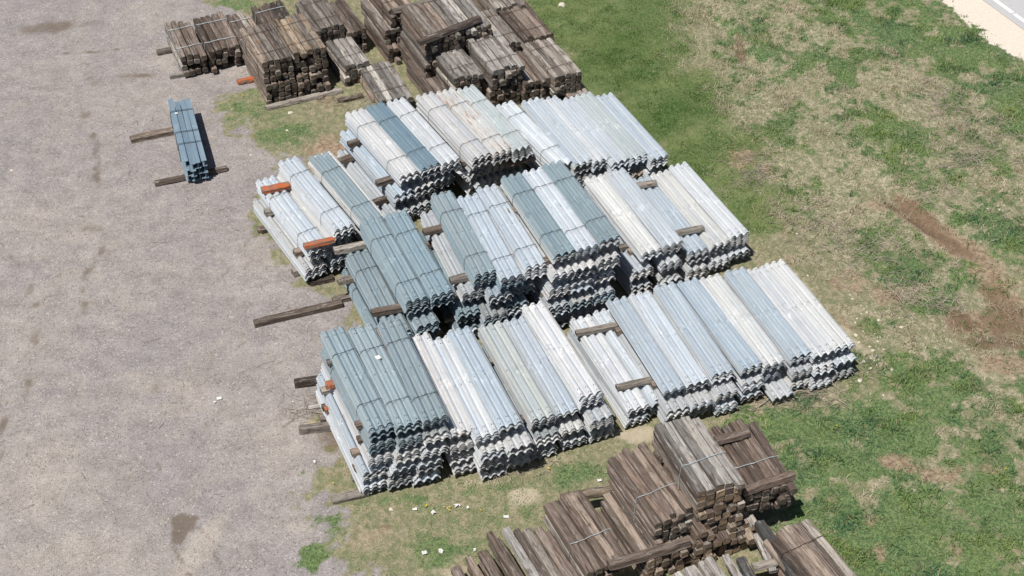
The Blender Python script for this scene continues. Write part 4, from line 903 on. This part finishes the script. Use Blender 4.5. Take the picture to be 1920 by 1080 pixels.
def green_col(c, x, y, r, n):
    t = np.clip(vnoise(x, y, 1.6, 41, 3)*2.2-.65+r.normal(0, .18, n), 0, 1)
    col = lerp((.075, .17, .085), (.23, .31, .095), t)*(.76+.5*vnoise(x, y, 2.9, 47, 3))[:, None]
    d = r.random(n) < .12; col[d] = lerp((.26, .24, .12), (.40, .35, .21), r.random(d.sum()))
    return col*r.uniform(.75, 1.25, n)[:, None]
def dry_col(c, x, y, r, n):
    col = lerp((.31, .27, .17), (.64, .56, .42), np.clip(r.normal(.5, .25, n)+.5*(vnoise(x, y, 1.2, 43, 2)-.5), 0, 1))
    return col*r.uniform(.75, 1.15, n)[:, None]
def lawn_col(c, x, y, r, n):
    t = np.clip(vnoise(x, y, 1.5, 45, 4)*2.6-.75+r.normal(0, .2, n)-c['dark']*.6, 0, 1)
    col = lerp((.065, .145, .035), (.245, .29, .10), t)*(.7+.6*vnoise(x, y, 3.3, 49, 3))[:, None]; return col*r.uniform(.8, 1.2, n)[:, None]
g1 = blades(480000, NEARX, NEARY, lambda c, x, y: c['veg']*np.clip(c['lush']*1.3-.15, 0, 1)*(1-.8*c['bare'])*(.25+.75*clump(x, y)),
            lambda c, x, y, r: (.045+.15*np.clip(c['lush']*1.3, 0, 1)*(.12+.98*clump(x, y, 2.4, 37))*sstep(.2, 4.0, x+.15*(28-y)))*r.uniform(.6, 1.25, len(x)), lambda c, r, n: r.uniform(.005, .010, n), green_col, .65, 1)
g2 = blades(240000, (-1, 9), (25, 41), lambda c, x, y: c['veg']*c['lawn']*.95, lambda c, x, y, r: r.uniform(.03, .08, len(x))*(.6+.8*clump(x, y, 3.5, 39)), lambda c, r, n: r.uniform(.004, .007, n), lawn_col, .5, 2)
g3 = blades(70000, NEARX, NEARY, lambda c, x, y: c['veg']*.22*(1-c['bare'])*(1-.7*c['lawn'])*clump(x, y, 5, 33), lambda c, x, y, r: r.uniform(.03, .09, len(x)), lambda c, r, n: r.uniform(.003, .006, n), green_col, .8, 3)
blade_object('grass', [g1, g2, g3], 'green grass tufts and short lawn growing around the stacks')
d1 = blades(300000, NEARX, NEARY, lambda c, x, y: c['veg']*np.clip(c['dry']*1.25-.1, 0, 1)*(1-.5*c['bare'])*(.2+.8*clump(x, y, 2.6, 35)),
            lambda c, x, y, r: (.07+.15*c['dry']*clump(x, y, 2.6, 35))*(1-.5*c['lush'])*r.uniform(.6, 1.3, len(x)), lambda c, r, n: r.uniform(.0035, .008, n), dry_col, .75, 4)
def mixed_col(c, x, y, r, n):
    col = dry_col(c, x, y, r, n); g = r.random(n) < np.clip(.45+(c['lush']-c['dry'])*.6, .1, .9); col[g] = green_col({a: b[g] for a, b in c.items()}, x[g], y[g], r, g.sum())
    return col
d2 = blades(430000, NEARX, NEARY, lambda c, x, y: c['veg']*.62*(1-.75*c['bare'])*(1-.9*c['lawn']), lambda c, x, y, r: r.uniform(.02, .085, len(x))*(.6+.6*c['dry']), lambda c, r, n: r.uniform(.0022, .0048, n), mixed_col, .8, 5)
blade_object('dry_grass', [d1, d2], 'straw coloured dead grass mixed through the rough ground')

# ------------------------------------------------------------------ gravel stones, litter, flowers, twigs
def stone_mesh(seed, flat=.6):
    r = random.Random(seed); bm_v = []; n = 7
    vs = []; fs = []
    rings = [(.45, -.3), (1, 0), (.8, .55), (.35, .85)]
    for rr, zz in rings:
        for i in range(n):
            t = 2*math.pi*i/n+r.uniform(-.2, .2); q = rr*r.uniform(.75, 1.2)
            vs.append((q*math.cos(t), q*.8*math.sin(t), zz*flat*r.uniform(.85, 1.15)))
    for j in range(3):
        for i in range(n):
            a = j*n+i; b = j*n+(i+1) % n; fs.append((a, b, b+n, a+n))
    fs.append(tuple(range(3*n, 4*n))); fs.append(tuple(range(n))[::-1])
    return vs, fs
kst = NT('pale_stone'); raw, v, oi = kst.objvec()
MSTONE = kst.out(kst.mix(kst.noise(v, 14, 5, .65), (.48, .42, .33), (.72, .67, .58)), .9)
kg = NT('gravel_stone'); tcg = kg.n('ShaderNodeTexCoord'); sc_ = kg.n('ShaderNodeSeparateColor'); kg.set(sc_.inputs[0], kg.vor(tcg.outputs['Object'], 9, 'Color'))
rmp = kg.n('ShaderNodeValToRGB'); kg.set(rmp.inputs[0], sc_.outputs[0])
e_ = rmp.color_ramp.elements; e_[0].color = (.17, .15, .145, 1); e_[1].color = (.62, .58, .53, 1); ne = e_.new(.6); ne.color = (.40, .36, .34, 1)
MGRAV = kg.out(rmp.outputs[0], .9)
SV = [stone_mesh(i) for i in range(6)]
def scatter(n, fn, name, label, m, seed):
    r = np.random.default_rng(seed); V = []; F = []; base = 0
    for _ in range(n):
        q = fn(r)
        if q is None: continue
        x, y, s_ = q; vs, fs = SV[int(r.integers(6))]
        a = r.uniform(0, 6.28); ca, sa = math.cos(a), math.sin(a)
        z = 0.0
        V.append(np.array([(x+s_*(p[0]*ca-p[1]*sa), y+s_*(p[0]*sa+p[1]*ca), s_*p[2]) for p in vs])); F += [tuple(i+base for i in f_) for f_ in fs]; base += len(vs)
    V = np.concatenate(V); V[:, 2] += height(V[:, 0], V[:, 1])
    o = obj(name, mesh(name, V, F, [m])); tag(o, label, kind='stuff')
_sx = rng.uniform(-14, 0, 60000); _sy = rng.uniform(17, 41, 60000); _sc = cover(_sx, _sy); _ok = (rng.random(60000) < (1-_sc['veg'])*.10*(.3+_sc['blue']*1.2)); _pts = list(zip(_sx[_ok], _sy[_ok]))
_it = iter(_pts)
def gr(r):
    try: x, y = next(_it)
    except StopIteration: return None
    return x, y, float(np.clip(r.lognormal(-4.6, .36), .006, .026))
scatter(len(_pts), gr, 'gravel', 'loose crushed stones spread over the yard', MGRAV, 3)

GS = 'pale stones beside the right end of the front row'
stm = [mesh('stone', *stone_mesh(50+i, .5), [MSTONE], smooth=False) for i in range(5)]
for i in range(46):
    t = random.random(); px = 1590+62*t+random.gauss(0, 16); py = 560+150*t+random.gauss(0, 22)
    if i < 10: px = 1500+random.gauss(0, 12); py = 535+random.gauss(0, 26)
    p = at(px, py); s_ = random.choice([.018, .022, .028, .035, .05])
    hh = float(height(np.array([p[0]]), np.array([p[1]]))[0])
    o = obj('stone', random.choice(stm), None, (p[0], p[1], hh), (0, 0, random.uniform(0, 6)), (s_, s_, s_))
    tag(o, 'small pale limestone piece in the thin grass right of the beam stacks', 'stone', GS)
for (px, py, s_, lb) in ((733, 956, .055, 'pale rounded stone in the grass below the front-left stack'), (544, 211, .07, 'whitish flat stone on the grass patch near the steel posts'), (1495, 437, .04, 'single white stone in the grass above the front row right end'), (1690, 612, .05, 'pale stone alone in the dry ground at the right'),
                         (1612, 714, .06, 'tan stone beside the right end of the front row'), (538, 244, .05, 'buff stone at the edge of the small grass patch'), (470, 290, .04, 'beige stone on the gravel right of the steel posts'), (1852, 392, .04, 'left one of two white stones by the muddy ditch'), (1874, 392, .04, 'right one of two white stones by the muddy ditch'), (22, 320, .04, 'white stone on the gravel at the left edge'), (1053, 10, .13, 'tan flat stone alone on the lawn at the top')):
    p = at(px, py); hh = float(height(np.array([p[0]]), np.array([p[1]]))[0])
    o = obj('stone', stm[int(px) % 5], None, (p[0], p[1], hh), (0, 0, px), (s_, s_, s_)); tag(o, lb, 'stone')
def scrap_mesh(seed, w_, l_, crumple):
    r = random.Random(seed); vs = []; fs = []; n = 5
    for j in range(n):
        for i in range(n):
            vs.append(((i/(n-1)-.5)*w_+r.uniform(-1, 1)*crumple*.4, (j/(n-1)-.5)*l_+r.uniform(-1, 1)*crumple*.4, .015+r.uniform(0, 1)*crumple))
    N = len(vs); vs += [(x, y, z-.004) for x, y, z in vs]
    for j in range(n-1):
        for i in range(n-1):
            a = j*n+i; fs.append((a, a+1, a+n+1, a+n)); fs.append((a+N, a+n+N, a+n+1+N, a+1+N))
    for i in range(n-1):
        fs += [(i, i+N, i+1+N, i+1), (N-n+i+1, N-n+i+1+N, N-n+i+N, N-n+i), (i*n+n, i*n+n+N, i*n+N, i*n), (i*n+n-1, i*n+n-1+N, i*n+2*n-1+N, i*n+2*n-1)]
    return mesh('paper_scrap', vs, fs, [MPAPER])
for i, (px, py, w_, l_, cr, rz, lb) in enumerate(((411, 748, .13, .10, .006, .3, 'flat white paper scrap on the open gravel'), (403, 755, .06, .05, .01, .9, 'tiny pale paper scrap touching the one on the gravel'), (778, 957, .11, .07, .03, .2, 'small white scrap in the grass right of the pale stone'), (812, 963, .09, .10, .04, .7, 'crumpled white scrap in the grass below the white-tagged stack'),
      (858, 948, .15, .07, .05, .3, 'torn white scrap in the grass near the yellow flowers'), (949, 971, .13, .09, .012, .05, 'flat white rectangular card in the grass above the loose posts'), (796, 1038, .13, .10, .03, .2, 'white crumpled scrap at the lower left of the grass'), (826, 1035, .09, .11, .05, .5, 'greyish white scrap right beside a bright green weed'), (890, 1032, .06, .06, .04, .5, 'small white scrap by the leftmost loose posts'), (1124, 903, .10, .06, .04, .2, 'white scrap in the grass left of the near timber pile'), (876, 953, .06, .08, .04, .3, 'thin white scrap right of the torn one'), (590, 868, .06, .10, .04, .2, 'white scrap on the dirt left of the front stack'))):
    p = at(px, py); hh = float(height(np.array([p[0]]), np.array([p[1]]))[0])
    tag(obj('paper_scrap', scrap_mesh(i, w_*.75, l_*.75, cr), None, (p[0], p[1], hh+.012), (0, 0, rz)), lb, 'litter')
MYEL = flat_mat('dandelion_yellow', (.85, .56, .01), .7, 0, .1); MSTEM = flat_mat('flower_stem', (.09, .15, .04), .7)
def flower_mesh():
    vs, fs = tube([(0, 0, 0), (.004, 0, .05), (.006, .002, .09)], .003, 4); mi = [1]*len(fs); b = len(vs)
    for ring, (rr, zz) in enumerate(((.009, .085), (.028, .097), (.016, .106))):
        for i in range(10):
            t = 2*math.pi*i/10; q = rr*(1 if i % 2 else .82); vs.append((.006+q*math.cos(t), .002+q*math.sin(t), zz))
    for j in range(2):
        for i in range(10): fs.append((b+j*10+i, b+j*10+(i+1) % 10, b+j*10+10+(i+1) % 10, b+j*10+10+i)); mi.append(0)
    fs.append(tuple(range(b+20, b+30))); mi.append(0)
    return mesh('dandelion', vs, fs, [MYEL, MSTEM], midx=mi)
fm = flower_mesh()
for px, py in ((1028, 882), (1031, 884), (797, 953), (800, 950), (833, 954), (838, 957), (841, 960), (844, 953), (901, 961), (625, 909), (1562, 806), (1570, 802), (1886, 884), (596, 274), (457, 184), (410, 186), (558, 233), (1746, 290), (1458, 343)):
    p = at(px, py); hh = float(height(np.array([p[0]]), np.array([p[1]]))[0])
    tag(obj('dandelion', fm, None, (p[0], p[1], hh), (random.uniform(-.2, .2), random.uniform(-.2, .2), random.uniform(0, 6)), (.55, .55, .8)), 'tiny yellow dandelion flower dotted in the grass', 'flower', 'dandelions in the grass')
MBR = flat_mat('dead_branch', (.34, .29, .23), .9, 0, .35)
def branch(pts, rad, label):
    q = []
    for i, (px, py, z) in enumerate(pts):
        p = at(px, py, z); q.append((p[0], p[1], z))
    q = [Vector(a) for a in q]; sm = []
    for i in range(len(q)-1):
        for s_ in range(4):
            t = s_/4; a = q[max(0, i-1)]; b = q[i]; c = q[i+1]; d = q[min(len(q)-1, i+2)]
            sm.append(.5*((2*b)+(c-a)*t+(2*a-5*b+4*c-d)*t*t+(3*b-a-3*c+d)*t**3))
    sm.append(q[-1]); vs, fs = tube(sm, rad, 6); n = len(sm)
    for i in range(n):
        c = sm[i]; f = 1-.7*i/n
        for s_ in range(6): vs[i*6+s_] = c+(vs[i*6+s_]-c)*f
    o = obj('dead_branch', mesh('dead_branch', vs, fs, [MBR], smooth=True), None); tag(o, label, 'branch')
branch([(1470, 750, .05), (1485, 738, .14), (1505, 732, .16), (1531, 742, .05)], .022, 'pale arched dead branch on the ground in front of the beam stacks')
branch([(1405, 770, .03), (1425, 760, .07), (1440, 748, .10), (1449, 734, .15)], .016, 'grey dead branch leaning against the front row beams')
branch([(1466, 740, .05), (1478, 745, .07), (1490, 749, .06)], .03, 'short stubby dead stick beside the arched branch')
branch([(1475, 746, .05), (1500, 745, .07), (1525, 744, .05)], .012, 'thin straight dead stick beside the arched branch')
# brushwood: tangles of bare twigs, too many to count
def brush(name, spots, label, seed):
    r = random.Random(seed); parts = []
    for px, py, rx, ry, n, up in spots:
        for _ in range(int(n*.5)):
            p = at(px+r.gauss(0, rx*.75), py+r.gauss(0, ry*.75)); hh = 0
            L_ = r.uniform(.12, .45); a = r.uniform(0, 6.28); u = r.uniform(.0, up)
            a2 = a+r.uniform(-.7, .7)
            q = [(p[0], p[1], hh+.01), (p[0]+math.cos(a)*L_*.5, p[1]+math.sin(a)*L_*.5, hh+.03+u*L_*.6), (p[0]+math.cos(a)*L_*.5+math.cos(a2)*L_*.5, p[1]+math.sin(a)*L_*.5+math.sin(a2)*L_*.5, hh+.02+u*L_)]
            parts.append(tube(q, r.uniform(.0022, .005), 3))
    o = obj(name, mesh(name, *join(parts), [MBRUSH])); tag(o, label, kind='stuff')
MBRUSH = flat_mat('bare_twigs', (.34, .285, .235), .9, 0, .4, 3)
brush('dead_brush', [(1760, 190, 50, 30, 420, .5), (1840, 260, 60, 40, 520, .6), (1800, 300, 40, 20, 260, .5), (1570, 450, 70, 40, 420, .4), (1640, 480, 60, 30, 340, .4), (1700, 550, 40, 25, 260, .5), (1770, 570, 30, 14, 160, .5), (1400, 310, 40, 20, 240, .2), (1420, 335, 20, 14, 140, .2), (1500, 745, 70, 16, 420, .3), (1600, 700, 30, 10, 80, .3),
   (585, 765, 30, 18, 160, .3), (690, 205, 26, 26, 200, .5), (620, 190, 30, 10, 80, .3), (1360, 765, 30, 6, 60, .4), (960, 885, 50, 8, 160, .4), (1760, 370, 40, 20, 200, .4), (1900, 420, 40, 30, 120, .4), (1500, 400, 60, 30, 160, .3), (1060, 590, 20, 10, 40, .3)], 'tangles of bare grey-brown twigs and dead stalks in the rough ground', 5)
brush('twigs', [(240, 300, 240, 260, 60, .05), (300, 700, 250, 250, 60, .05), (500, 130, 30, 40, 24, .05), (560, 560, 60, 60, 40, .05), (300, 240, 40, 20, 30, .2), (420, 400, 60, 60, 30, .05)], 'small bits of wood and twigs on the gravel', 8)
print('beams bundles', bundles_made, 'objects', len(bpy.data.objects))
